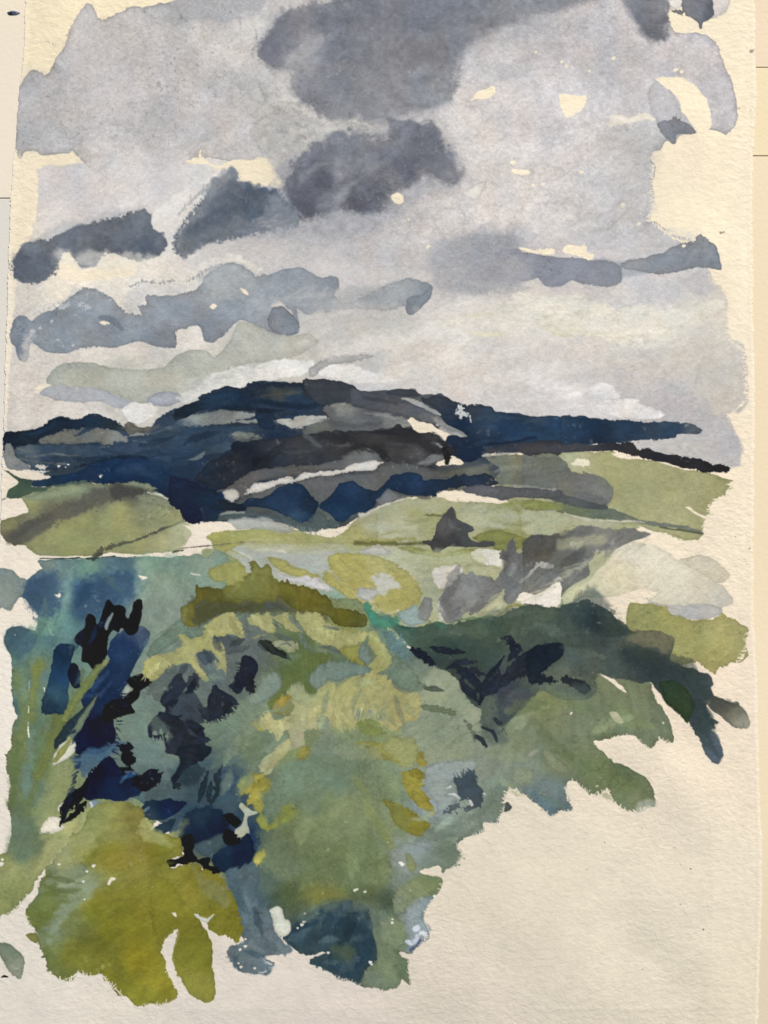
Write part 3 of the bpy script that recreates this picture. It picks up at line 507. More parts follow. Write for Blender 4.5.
P('hill', 'G', '200,430,20364c 300,420,1c3454 420,390,1d3556 540,370,1d3558 650,400,1a2f4c 720,480,15273f 768,560,13233a 600,450,1b3150 700,420,162a45', '125,462 140,445 200,425 300,412 380,372 450,352 540,345 620,360 680,382 720,400 790,410 800,610 768,605 742,582 715,555 690,530 640,492 560,462 480,450 430,448 418,466 395,462 385,450 300,448 200,462 150,472', rag=1.2, mot=.13)
Ln('hill', 'G', '142438', '300,388,3 380,372,4 450,352,4 540,345,4 640,368,4 700,395,4', soft=1, al=.7)
Ln('hill', 'G', '3c5470', '470,400,8 560,400,12 650,440,10', soft=4, al=.35)
P('leftfield', 'G', '50,450,4a5c44 60,490,465a48 150,470,4b5f4d 110,430,3c5044 250,470,52655a', '8,400 30,408 70,422 110,432 135,432 125,462 200,466 300,446 385,448 350,462 250,480 150,490 100,512 30,512 28,488 60,465 72,448 50,430', rag=1.2, edge=.05)
P('paper_sheet', 'G', 'paper', '38,402 80,398 130,398 160,405 180,415 205,425 180,432 140,436 90,430 55,418')
fringe('paper_sheet', 'G', 'dcdcd6', '145,385 185,390', 20, ln=6, r=1.1, step=3, seed=11, al=1)
fringe('paper_sheet', 'G', 'dcdcd6', '120,402 190,408', 5, ln=6, r=1, step=3, seed=12, al=1)
P('paper_sheet', 'G', 'dddcd6', '150,382 168,378 188,384 186,400 165,396')
dots('paper_sheet', 'G', 'dddcd6', '238,384,6 276,379,4 264,388,3 402,424,6')
Ln('hill', 'G', '3a5070', '395,425,3 403,414,2 412,424,3', soft=.5)
# left field
P('leftfield', 'G', '130,540,8f9160 150,500,8d9a78 250,480,8a9a7a 300,490,8c9a78 40,620,85855a 100,620,6f6f5a 60,660,55544c 200,560,6d6d5c 300,530,6a6b5c 400,500,5e5f56 480,480,4a4c4a 540,490,55584f 600,480,838c70 560,460,7f8c70 '
 '480,560,9b9e6a 350,600,909562 250,650,959963 450,620,999c67 650,560,969c70 600,520,8e9678 700,600,94986e 500,690,969966 300,710,959961 150,700,8e9366 740,660,a3a77c 680,700,a5a87d 400,470,7f8b70',
 '85,515 110,500 150,487 250,462 370,450 440,456 480,450 560,458 620,482 660,500 705,532 735,570 750,612 790,640 800,690 768,702 740,712 700,725 660,728 600,737 540,735 440,732 300,745 160,745 130,722 105,702 70,693 60,700 40,688 22,686 0,650 -10,640 -10,605 0,600 60,587 112,567 100,540', rag=1.2, edge=.07, mot=.07)
P('leftfield', 'G', '5b5b52', '20,692 40,650 100,605 160,580 300,530 370,480 480,462 560,468 560,495 480,522 430,530 330,570 200,630 90,690 60,690', soft=2.2, rag=2.5, edge=0, al=.85, dry=1)
P('leftfield', 'G', '444745', '440,480 470,464 560,462 620,478 600,490 540,500 500,515 450,520', soft=2, rag=2, edge=0, al=.8, dry=.8)
Ln('leftfield', 'G', '4f4f49', '55,670,10 110,630,12 200,590,9', soft=3, rag=2, al=.7)
P('leftfield', 'G', '8c9b7c', '100,505 180,480 280,462 350,460 345,485 280,505 190,520 120,520', soft=1.2, rag=1.4, al=.8)
P('leftfield', 'G', '858f76', '545,505 600,498 660,510 715,545 700,555 640,545 570,530', soft=1.2, al=.85)
P('leftfield', 'G', '87937a', '480,455 540,446 600,460 632,476 600,478 540,468', soft=.8)
Ln('paper_sheet', 'G', 'd6d8c6', '590,492,3 640,502,4 700,530,3 725,560,5 732,580,3', soft=.7)
Ln('leftfield', 'G', '5d6150', '375,748,8 395,728,8 420,715,7 460,708,6 560,680,5 640,640,4 740,600,3', soft=1, rag=1.4, dry=.5)
P('paper_sheet', 'G', 'paper', '768,610 740,640 745,690 700,715 735,720 745,740 800,760 800,620', soft=.8)
P('leftfield', 'G', 'acb088', '700,620 745,605 772,640 760,690 700,720 670,680', soft=3, al=.8)
P('paper_sheet', 'K', 'paper', '428,132 445,127 470,134 540,140 590,142 640,148 560,150 480,142 430,141')
P('paper_sheet', 'K', 'paper', '660,128 700,124 712,130 690,140 668,140')
Ln('leftfield', 'K', '5c6450', '690,128,4 740,115,3 780,112,2', soft=.7)
# ridge of the main hill
P('hill', 'H', '0,180,1e2a37 60,160,202c3a 100,120,22344a', '-20,200 -20,160 20,140 75,125 75,112 130,95 190,65 225,72 245,80 280,65 310,55 420,52 490,52 510,36 520,80 440,110 380,130 300,145 200,155 110,158 60,170 20,192', rag=1.2, mot=.1)
P('hill', 'H', '220,100,22384f 320,80,28394a 400,90,4a5050 450,120,21364f 350,150,24374e 260,130,1f3148 420,70,333f4a', '85,120 150,95 280,75 380,65 480,75 500,100 560,110 600,130 540,150 500,175 400,180 330,190 310,165 240,158 160,158 90,155', rag=1.6, mot=.16, hair=.8)
Ln('hill', 'H', '53564f', '330,103,5 420,98,8 480,92,6', soft=1.4, al=.7)
Ln('hill', 'H', '1b2f47', '300,125,9 400,140,10 500,150,9 560,135,7', soft=1.4, hair=.6)
P('hill', 'H', '540,70,363b44 640,90,3b3f47 700,120,43474f 560,110,3c424a 760,130,4e5158', '505,35 560,40 620,46 690,62 720,85 790,95 800,170 700,140 620,135 560,140 520,110 495,80', rag=1.3, mot=.1)
P('greyhill', 'H', '9da2a2', '702,100 715,88 735,88 742,102 720,107', soft=.7)
P('greyhill', 'H', '150,190,79807e 50,205,8f9894 260,185,949b97 200,165,6c716f 250,205,8b938e', '-40,245 -20,215 30,190 90,172 160,160 240,168 305,165 308,186 240,200 200,210 260,204 305,203 306,214 230,215 180,218 90,226 0,240', rag=1.2, edge=.05)
P('hill', 'H', '100,260,2b4057 250,235,31465b 400,240,2a3b52 150,330,36495b 50,330,394c5e 40,280,34475c', '-20,244 80,228 180,219 310,216 310,160 370,165 385,215 430,220 440,240 500,255 440,270 330,275 200,285 230,330 130,400 60,430 0,430 -30,420', rag=1.3, mot=.15, hair=.4)
P('greyhill', 'H', '7b8580', '205,258 240,246 275,248 300,258 340,264 330,275 270,278 215,270', soft=.9)
P('hill', 'H', '1f3047', '310,160 350,160 378,190 385,215 370,240 320,230 305,200', rag=1.2, mot=.12)
P('greyhill', 'H', '420,205,b4b5b2 540,190,afb0ac 470,215,a2a39f', '375,197 440,197 480,187 540,182 590,188 570,203 520,222 470,234 440,236 425,218 385,214', rag=1, edge=.04)
P('greyhill', 'H', '550,230,626660 650,160,888b85 650,215,5f6363 750,200,626568 850,200,7c7e7d 600,170,5a5e60 780,170,55585d 900,210,8b8d88', '490,240 520,222 560,205 600,190 570,165 600,145 640,138 700,140 760,150 800,160 870,180 915,200 925,215 900,228 870,225 800,240 700,248 600,250 560,262 500,256', rag=1.2, edge=.04, mot=.08)
Ln('greyhill', 'H', '8f928d', '610,146,4 660,140,6 715,148,3', soft=.9)
Ln('greyhill', 'I', '8b8e8a', '20,172,6 100,185,10 180,205,8', soft=1.6, hair=.6)
Ln('greyhill', 'H', '4e5254', '600,215,8 700,225,9 800,215,8', soft=2, hair=.5, al=.7)
P('hill', 'I', '0,110,50545c 100,130,545861 200,150,585c64 280,190,63676d 320,210,707377', '-40,80 0,85 100,100 170,118 240,150 310,180 350,212 360,228 335,238 300,218 200,192 100,168 0,152 -40,145', soft=.8, rag=1, mot=.07)
Ln('hill', 'I', '3a4049', '20,110,6 90,120,7 150,135,4', soft=1.5, al=.6)
P('hill', 'I', '3f444a', '95,92 150,76 210,78 232,88 242,103 200,110 150,105', rag=1, soft=.7)
P('hill', 'I', '300,125,3a4049 350,130,343c47 380,170,29364a', '240,105 290,108 330,104 370,120 395,140 420,140 425,160 380,190 330,184 300,155 250,126', rag=1.2, soft=.7)
P('greyhill', 'I', 'a3a6a5', '163,118 200,115 235,125 260,140 300,160 327,183 290,172 230,143 190,128', edge=.03, rag=.8)
P('greyhill', 'I', '8f9393', '290,190 330,200 400,235 432,265 415,270 370,262 310,225', soft=.9, al=.9)
# light gaps under the ridge
P('paper_sheet', 'I', 'paper', '193,200 205,186 240,205 280,215 303,230 335,240 368,262 345,268 340,285 322,270 300,255 250,253 215,243 210,225', rag=.9)
Ln('greyhill', 'I', '8b8b87', '290,250,3 320,262,3 335,280,4', soft=1, al=.7)
P('greyhill', 'I', 'b9bab7', '310,225 345,236 395,250 432,268 400,270 365,258 330,245', rag=1, soft=.7)
# navy right of the splash
P('hill', 'I', '400,210,1a2d48 450,170,333d49 500,190,34475b 600,240,1f3855 700,240,223d5a 430,320,172a44 700,205,2c3e50 560,300,1b2c40 400,300,1b2b40 760,230,233b56 380,180,2a3646', '322,192 335,178 375,172 420,150 440,142 520,145 540,165 620,176 700,188 800,192 800,285 740,285 640,292 560,297 500,308 495,340 465,358 440,366 410,366 395,350 372,340 370,310 345,290 352,265 385,263 400,268 432,268 400,245 350,222', rag=1.1, mot=.14)
Ln('hill', 'I', '33475d', '500,185,7 620,195,9 740,205,7', soft=2, hair=.6, al=.7)
Ln('hill', 'I', '14243a', '480,300,5 600,290,6 700,270,5', soft=1.2, al=.7)
for s_ in ('378,172,2 392,158,5 402,150,3', '400,148,4 410,172,6 404,184,3', '405,165,4 422,180,6 436,186,3', '438,190,3 441,210,2', '384,176,3 398,172,5', '408,132,2 406,146,3', '396,186,3 402,192,2', '424,170,2 430,176,3'):
    Ln(None, 'I', 'c3c7c6', s_, soft=.5, rag=1.1, edge=0, dry=1.3)
P('hill', 'W', '160,440,304358 170,460,22364e 190,440,2f445a 190,470,1f3048 165,480,1b2f4b 200,425,30455a 175,425,34475a', '150,436 175,424 205,428 212,440 206,462 196,486 180,492 160,484 150,462', soft=6, rag=3, edge=0, al=.9, mot=.12)
leaves('hill', 'H', '2c4259', '-20,260,120,240,14 20,300,-90,330,14 60,360,-60,390,16 100,300,200,280,12', soft=1.4, al=.6)
# charcoal brown slope
P('brownhill', 'H', '200,400,2a303c 300,370,1f2632 400,320,343a45 500,330,33383f 600,320,34373c 700,300,2f3136 760,260,3a3b3f 900,270,2f3033 1000,310,34353a 870,340,3f4144 1000,280,38393c 1060,340,2e3034 780,330,2c2e31 950,330,4c4e51 100,430,222d3b',
 '60,440 75,410 130,360 200,320 210,285 300,278 400,275 480,262 520,250 620,250 720,246 780,240 840,240 862,215 880,215 895,228 925,230 930,238 955,252 1000,250 1040,270 1070,295 1098,320 1095,345 1082,382 1060,372 1030,366 990,380 1020,392 970,390 '
 '930,380 890,375 820,365 790,352 740,345 725,360 728,385 700,390 650,360 640,355 600,378 540,386 440,392 340,395 290,420 200,462 150,480', rag=1.4, mot=.14)
for s_, c_ in (('780,320,18 830,345,14', '28292c'), ('890,250,12 960,290,14 1020,330,10', '2a2b2f'), ('300,375,14 345,360,14', '171d28'), ('560,270,12 650,270,12', '2e3034'), ('1060,320,10 1080,350,9', '25272b')):
    Ln('brownhill', 'H', c_, s_, soft=2.5, rag=2, al=.75)
P('greyhill', 'H', '55585b', '640,350 690,325 735,308 768,330 760,345 728,350 700,362', soft=.9, al=.9)
Ln('greyhill', 'H', '65696a', '500,262,8 540,290,10 560,305,5', soft=2, al=.6)
Ln('brownhill', 'I', '8f9294', '290,293,5 315,303,6 332,315,4', soft=.8)
P('greyhill', 'I', '74777a', '225,378 270,352 300,340 345,338 330,360 300,368 270,382', soft=1)
P('paper_sheet', 'I', 'paper', '300,377 330,366 365,345 400,360 412,372 400,383 350,385 320,385')
Ln('brownhill', 'I', '202226', '345,325,10 352,350,12 345,375,7', soft=.8)
P('brownhill', 'I', '500,325,3b4049 640,310,383b44 740,310,35383f', '488,335 500,318 560,300 650,294 720,286 800,284 800,335 740,336 700,342 660,340 640,333 560,331', rag=1, soft=.7)
Ln('paper_sheet', 'I', 'b5b9b0', '488,345,5 530,340,4 580,335,3 640,332,2', soft=.7)
P('farband', 'J', '100,260,3f4147 300,262,2b2d33 400,290,26282d 500,305,26282e 600,330,202227', '-60,258 0,256 100,248 180,250 230,245 262,248 310,248 332,268 365,262 385,275 440,285 480,293 530,300 558,310 580,320 605,313 622,318 638,338 625,346 590,343 575,350 548,342 500,332 430,315 370,302 330,292 300,287 250,276 180,275 100,275 0,281 -60,285', soft=.5, rag=1.1, edge=.03)
# grey slope, slash of bare paper, navy tree line
P('greyhill', 'H', '250,450,5d5f60 400,400,5a5c5d 600,385,606263 740,340,6a6c6c', '150,490 200,460 250,430 340,395 440,388 560,380 640,355 690,330 740,310 790,340 800,365 700,388 620,400 500,415 440,425 400,432 320,445 280,480 250,520 220,480', soft=.7, rag=1.2)
P('greyhill', 'H', '350,480,606465 600,430,64676a 750,420,5e6163 850,430,5d6060 1000,400,5c5f5f 1100,410,62665f 500,600,57605c 300,580,4a5254 1150,440,707466', '240,520 300,490 400,462 500,440 620,420 720,412 785,400 810,378 850,370 930,378 980,392 1040,398 1080,396 1130,390 1230,395 1240,420 1180,430 1130,425 1050,430 1020,440 1100,460 1150,480 1020,480 1000,520 930,510 870,495 830,490 790,520 740,555 '
 '720,585 660,605 620,625 560,640 480,640 430,618 350,600 280,595 200,600 150,600 170,560', soft=.9, rag=1.3, mot=.08)
P('paper_sheet', 'H', 'd4d1cb', '260,495 275,478 300,454 330,448 350,446 400,436 440,424 458,434 478,420 500,412 560,408 600,404 650,400 668,392 682,380 735,368 768,361 795,366 815,374 800,382 785,398 768,404 700,406 640,414 600,422 540,428 500,440 460,446 445,456 400,458 360,474 320,488 290,492', rag=1, soft=.5)
P('paper_sheet', 'H', 'c2c1b9', '170,488 200,474 228,480 240,502 225,520 210,530 180,518', soft=.9, rag=1)
P('navytrees', 'H', '0,480,14263d 100,520,172a41 200,540,1b2937 60,580,12213a', '-40,430 0,430 60,442 110,470 150,482 160,520 200,525 250,530 275,528 262,560 200,562 150,562 110,550 82,552 85,600 70,610 50,616 25,600 0,560 -40,530', rag=1.3, mot=.12)
P('navytrees', 'H', '300,530,24344a 450,500,1f3552 520,540,1b2d45 470,590,2a4560 400,540,223750', '250,545 265,515 330,510 360,490 400,470 450,455 492,458 520,490 555,530 548,558 535,590 520,612 495,605 485,620 455,600 420,582 350,555 290,545', rag=1.2, mot=.14)
P('navytrees', 'H', '650,520,1b2f4c 700,480,20344e 640,580,213a56 750,510,1e324b 800,520,1d324c 880,450,1f334d 950,460,233a5a 1050,470,1c2f47 1200,440,24344a 1230,450,2c3440 1000,500,1b2c42',
 '560,545 600,502 640,455 690,446 720,465 768,478 795,474 840,425 870,415 930,410 965,425 975,440 1020,438 1070,432 1120,418 1160,422 1220,415 1250,425 1272,452 1240,464 1190,472 1150,470 1120,468 1060,478 1030,488 1022,512 980,505 920,500 880,490 840,478 815,500 790,520 770,550 730,572 690,580 670,600 645,612 610,590 590,570', rag=1.2, mot=.14)
P('navytrees', 'H', '4d5d60', '150,600 170,580 230,575 300,570 400,590 460,600 500,618 560,560 590,600 640,615 700,580 768,570 740,585 690,600 650,620 600,635 560,645 480,642 430,622 380,605 300,592 200,600', soft=1, rag=1.4, al=.8)
Ln('greyhill', 'H', '8f9a95', '165,577,3 200,570,5 255,570,4', soft=.8)
fringe('greyhill', 'H', '6d7e7a', '430,625 560,645 640,620', -80, ln=4, r=1, step=3, seed=17, al=.7)
P('greyhill', 'I', '73777a', '60,520 85,500 110,473 130,478 160,505 165,515 120,530 90,548', soft=.8)
Ln('paper_sheet', 'I', 'd8d5c8', '5,580,9 30,575,6 80,550,4 130,530,4 170,518,5', soft=.7)
P('greyhill', 'I', '480,490,5f6268 600,480,595c5e 700,490,5a5d5f', '410,472 480,462 552,462 600,468 700,476 800,478 800,508 700,514 620,512 570,522 520,515 470,500 420,488', soft=.8, rag=1)
Ln('greyhill', 'I', 'a0a29b', '572,460,2 620,464,4 700,468,3 780,474,4', soft=.7)
P('paper_sheet', 'I', 'paper', '318,500 330,486 350,484 388,500 410,510 460,512 530,514 550,520 548,531 520,534 450,528 385,529 345,520', rag=.8)
P('midfield', 'H', 'a5aca7', '190,605 230,594 290,590 340,594 400,610 440,625 470,645 430,648 380,642 300,640 200,640', soft=1.3, rag=1.4, al=.9)
P('midfield', 'H', '160,660,a0a35f 350,655,a3a566 550,680,a0a26a 700,640,a2a36a 740,610,a6a985', '108,660 150,645 220,640 300,642 400,650 480,655 560,665 600,675 640,655 690,625 740,590 790,575 790,700 700,700 500,695 300,690 180,695 120,685', soft=.9, rag=1.1, edge=.05)
P('paper_sheet', 'H', 'paper', '12,612 40,622 75,628 100,612 125,606 190,612 222,636 180,642 130,650 105,668 112,685 135,700 133,718 100,716 75,730 68,752 25,748 22,732 12,720 30,690 50,660 45,645')
P('paper_sheet', 'H', 'paper', '555,652 575,640 600,634 640,635 682,622 670,636 640,655 612,672 590,665')
Ln('midfield', 'H', '6b5f58', '-10,714,1.6 60,708,2 130,700,2.4 250,690,2 300,688,1.4', soft=.4, rag=.4, edge=0)
# middle fields
for c_, s_ in (('a5a883', '180,530,12 300,535,14 400,545,10'), ('9b9d68', '200,580,9 300,582,10 380,575,6'), ('b0b396', '40,620,20 120,640,22 220,640,14'), ('8a8f50', '570,540,7 640,528,10 740,545,11 790,550,10'), ('aab08f', '480,560,12 560,580,14 700,590,16 790,600,14'), ('b2b498', '500,620,10 560,630,8')):
    Ln('midfield', 'I', c_, s_, soft=2.5, rag=2, edge=0, al=.8)
Ln('midfield', 'I', '70714a', '240,582,2 290,578,3 330,585,2', soft=1)
Ln('midfield', 'I', 'c3c5ac', '540,585,2 640,590,2 700,568,3 780,562,2', soft=.8)
Ln('midfield', 'I', '70713f', '-20,690,6 60,692,8 160,695,7 260,690,7', soft=1.6, rag=1.2)
Ln('midfield', 'I', 'a3a561', '0,680,5 100,682,5 220,675,5', soft=1.2, al=.8)
P('midfield', 'I', '85894b', '455,668 500,648 560,642 600,648 650,668 672,690 640,710 600,722 540,722 520,700 480,690', soft=.9, rag=1.2)
P('midfield', 'I', '9a9d5a', '150,705 260,715 320,735 400,720 470,714 480,730 400,740 300,745 200,730', soft=1.4, rag=1.2, hair=.6)
P('conifer', 'I', '360,620,5a5d5e 380,690,3b3e40 370,570,4d5051 430,640,4c4f50 300,700,3d4041 480,700,494b49 410,660,484c48', '352,562 370,547 382,560 386,590 400,602 425,612 458,638 450,647 430,652 440,675 455,690 490,687 530,688 532,704 500,712 450,710 420,712 380,705 345,708 310,732 292,730 282,706 252,695 256,682 285,682 300,650 312,615 330,590', rag=1, edge=.05, mot=.12)
Ln('conifer', 'I', '6b6f70', '350,600,6 365,630,8 395,640,6', soft=1.6, al=.6)
P('midfield', 'M', 'd8d5c6', '440,132 470,116 540,118 572,130 582,160 562,190 520,182 470,165', rag=1.2, edge=.02)
P('midfield', 'M', 'd3d0c5', '285,205 330,182 385,178 412,190 405,215 375,245 350,278 325,272 300,250 290,230', rag=1, edge=.02)
P('midfield', 'M', 'b0b48c', '420,180 560,190 550,235 460,230 430,205', soft=1.5, al=.8)
for s_ in ('180,150,12 240,200,10 290,260,7', '330,150,9 430,160,9'):
    Ln('midfield', 'M', 'a9ae8e', s_, soft=2, al=.6)
# pale wash at the right, olive patch
P('palewash', 'N', '100,120,bec09a 250,60,d8d0b0 450,60,d9d1b8 550,110,cfc8b2 600,130,c6c0b0 60,140,b8bc92 170,100,cbc9a9 300,-50,dad3bf 380,0,ddd4ba', '-20,165 0,135 60,110 120,95 170,60 215,15 250,-30 280,-80 330,-60 400,-35 460,0 520,25 570,60 600,80 620,95 648,130 650,148 620,155 600,165 560,152 480,148 420,152 380,148 358,132 380,118 390,105 355,98 320,100 285,112 250,122 190,130 140,128 80,152 0,165', soft=1, rag=1.4, edge=.04, mot=.03)
P('palewash', 'J', 'cfc7b0', '472,642 490,630 530,622 570,630 600,650 645,696 620,712 595,716 550,690 510,668', rag=.8, edge=.06)
P('palewash', 'N', 'b2b1ac', '355,130 385,146 460,152 540,146 605,158 612,180 575,198 520,200 440,190 400,165', soft=1, edge=.05)
P('oakfield', 'N', '650,250,a6a367 400,200,9a9a5c 350,160,98985c 500,300,a1a062 300,220,9b9a5e 600,330,a19e62', '283,215 290,170 300,143 340,145 378,150 420,162 440,180 480,192 520,198 590,198 612,184 660,200 702,235 690,270 696,320 670,340 640,345 620,358 600,360 592,385 575,378 560,365 540,345 500,345 450,355 400,330 350,300 300,250', rag=1.3, edge=.07, mot=.06)
# grey bushes
P('greybush', 'M', '360,350,7f8282 430,280,858988 480,300,7a7d7d 560,280,767a7a 600,110,5c5e5e 720,100,605e5c 640,160,6a6b69 600,230,6f7270 720,250,828484 760,90,5a5854', '315,335 325,300 345,275 380,240 400,212 415,210 430,220 448,204 460,225 510,225 545,237 562,205 590,172 565,155 565,130 590,120 600,80 610,72 622,90 627,130 650,125 690,95 720,75 750,66 800,58 800,170 760,160 '
 '730,160 700,185 635,245 645,250 690,210 720,198 745,205 800,180 800,245 760,262 720,288 680,290 640,300 615,330 590,335 572,315 575,285 545,290 510,330 470,358 430,372 405,395 380,408 350,412 320,380', soft=.9, rag=1.2, edge=.04, mot=.1)
P('midfield', 'M', 'bfc09a', '470,380 500,345 530,320 560,290 578,275 572,320 590,340 560,365 520,378', soft=.9)
P('greybush', 'M', '828684', '228,380 232,345 258,305 285,312 290,350 275,400 250,410 232,400', soft=1, al=.9)
Ln('midfield', 'M', 'c5c8b8', '305,300,5 310,340,7 320,380,7 335,400,4', soft=1, rag=1.6, dry=1)
P('greybush', 'J', '30,600,504f4a 60,640,5c5f55 130,560,6b6c68 200,570,82827c 290,550,7e7e78 100,690,72746c 30,720,7b7c76 0,580,4c4c48', '-30,560 30,562 80,565 100,545 130,530 170,523 200,535 240,535 260,542 300,528 330,538 370,548 350,560 310,572 270,592 240,620 215,640 215,615 235,585 200,600 185,615 160,650 165,690 130,712 80,740 60,768 0,780 -60,780 -60,600', soft=.9, rag=1.3, edge=.04, mot=.12)
fringe('greybush', 'J', '75766f', '240,540 350,550', -150, ln=6, r=1.1, step=3, seed=23, al=.9)
for s_ in ('112,580,4 130,595,7 145,575,4', '235,585,4 255,572,4', '5,655,12 25,660,9', '50,705,8 68,700,4', '130,675,5 150,650,3', '190,608,5 205,620,4'):
    Ln('greybush', 'J', 'b9bab2', s_, soft=.8, rag=1.4, dry=.8)
Ln('greybush', 'M', 'b5b7b3', '640,245,3 680,210,5 710,180,6 745,175,9 768,185,6', soft=.8, rag=1)
for s_ in ('380,250,10 420,260,10', '440,330,8 500,300,8', '600,220,6 620,180,6'):
    Ln('greybush', 'M', '929593', s_, soft=2.5, al=.6)
for s_ in ('350,340,10 360,380,10', '600,110,10 600,150,12', '700,110,14 768,90,16', '560,255,8 620,240,8'):
    Ln('greybush', 'M', '5d5f60', s_, soft=3, al=.55)
P('palewash', 'M', 'e6dfcf', '630,330 640,300 665,290 700,298 768,260 800,250 800,330 768,350 700,340', rag=.9, edge=0)
Ln('midfield', 'M', 'a7a562', '540,385,3 590,345,6 620,335,6 680,342,3', soft=.9)
# ---------------------------------------------------------------- field paint above the large bush
P('midfield', 'L', 'acb3ac', '200,100 330,95 500,105 620,125 590,160 610,210 560,215 500,200 430,170 350,150 280,150 220,130', soft=2, rag=1.6, al=.8)
P('midfield', 'L', 'a3a561', '130,105 200,95 260,95 190,125 210,150 240,165 200,170 160,140', soft=1, rag=1.2)
fringe('midfield', 'L', 'a3a561', '210,125 280,150', -30, ln=7, r=1.2, step=4, seed=31, al=.9)
P('midfield', 'L', 'aba65c', '350,148 400,155 450,183 500,205 560,225 500,236 440,220 400,205 370,180', soft=.9, rag=1.2, hair=.7)
P('midfield', 'L', 'c5c6c7', '343,173 380,198 440,225 480,230 510,225 555,235 600,268 618,285 605,292 540,275 490,262 420,240 375,215', soft=.9, rag=1.4)
YF = '700,200,ada75c 850,300,a9a55e 800,180,b0ad70 620,170,aaa65c 660,270,aea960 740,330,b8b06c 900,240,aca861 960,300,a3a160'
P('midfield', 'L', YF, '590,145 650,133 720,137 770,140 840,165 900,200 940,245 972,290 950,340 925,368 880,378 822,384 795,360 780,342 745,362 725,358 700,340 660,300 620,270 565,228 595,200 605,195 590,165', soft=.7, rag=1.3, hair=.9, mot=.08)
for s_ in ('600,210,4 680,270,6 740,340,5', '640,170,5 720,220,6 800,290,4', '760,150,5 860,190,6 930,250,4'):
    Ln('midfield', 'L', 'bbb673', s_, soft=1.6, hair=1, al=.5)
P('midfield', 'M', 'bbbcb6', '45,230 60,212 100,218 135,232 165,255 160,275 130,285 100,305 75,295 60,270', soft=2, rag=2, hair=1, al=.9, edge=0)
P('midfield', 'M', 'b3b5af', '-10,272 40,272 70,290 60,312 20,325 -10,310', soft=1, rag=1.4)
P('midfield', 'L', 'b6b9b4', '712,125 768,105 800,105 850,130 820,140 768,140 730,138', soft=1, al=.9)
fringe('midfield', 'M', 'c9c39a', '0,330 60,350 110,375 160,360', -60, ln=4, r=1, step=2.6, seed=37, al=.9)
# ---------------------------------------------------------------- green foliage, right
T5C = ('640,720,758062 600,710,717c5e 580,720,758063 540,700,80875f 560,690,868b60 520,740,788468 560,760,75815f 620,780,6a7852 640,795,74805e 600,775,6c7955 545,790,6f7f7b 550,805,61737a 520,770,7d8a78 500,760,7d897a '
 '480,780,7f8c7e 460,800,8a968e 500,800,75836f 470,820,7e8b7a 440,850,75826c 430,830,8b9689 450,760,8a9680 480,740,7f8a76 470,700,4a5850 600,735,6d7a5a 655,735,6f7b60 530,800,667a80')
P('greenbush', 'W', T5C, '420,640 500,640 580,660 620,650 640,668 650,682 656,697 663,709 669,720 674,736 672,742 665,740 659,738 656,745 651,749 644,745 638,741 635,736 629,735 620,736 611,737 600,739 591,741 602,751 614,762 622,763 632,769 644,777 654,788 656,800 '
 '654,806 645,806 637,811 625,811 615,805 611,797 607,790 601,793 592,795 582,787 575,781 568,780 565,785 567,796 573,808 567,811 562,810 555,814 549,815 542,808 532,801 522,794 512,788 507,790 505,796 503,802 508,804 505,809 500,813 498,820 496,822 482,822 483,830 470,835 456,840 455,845 440,860 420,880 380,880 380,700', rag=1.1, edge=.08, mot=.07)
P('greenbush', 'S', 'a9ad9c', '365,130 380,100 410,90 430,95 432,112 405,118 385,128', soft=2, al=.75)
P('paper_sheet', 'N', 'paper', '198,382 205,376 222,382 245,400 275,425 292,448 270,438 240,412 210,392', rag=.5)
P('paper_sheet', 'N', 'paper', '231,516 240,511 256,513 270,530 280,547 265,549 245,535', rag=.5)
P('greenbush', 'X', '8e9780', '224,598 240,580 262,565 270,575 255,590 235,601', soft=.8)
P('greenbush', 'X', '879070', '272,575 290,570 320,590 360,620 376,650 350,667 320,645 290,615', soft=1, al=.9)
P('greenbush', 'X', '879073', '160,660 200,640 240,650 240,690 200,715 165,700', soft=1.5, al=.6)
P('greenbush', 'X', '71824f', '420,590 480,600 560,660 640,720 600,740 520,700 450,650', soft=5, al=.5)
dots('paper_sheet', 'X', 'paper', '387,434,4 740,470,3 485,715,4')
P('greenbush', 'X', '6f7c4e', '240,360 320,340 350,400 300,440 240,420', soft=5, al=.5)
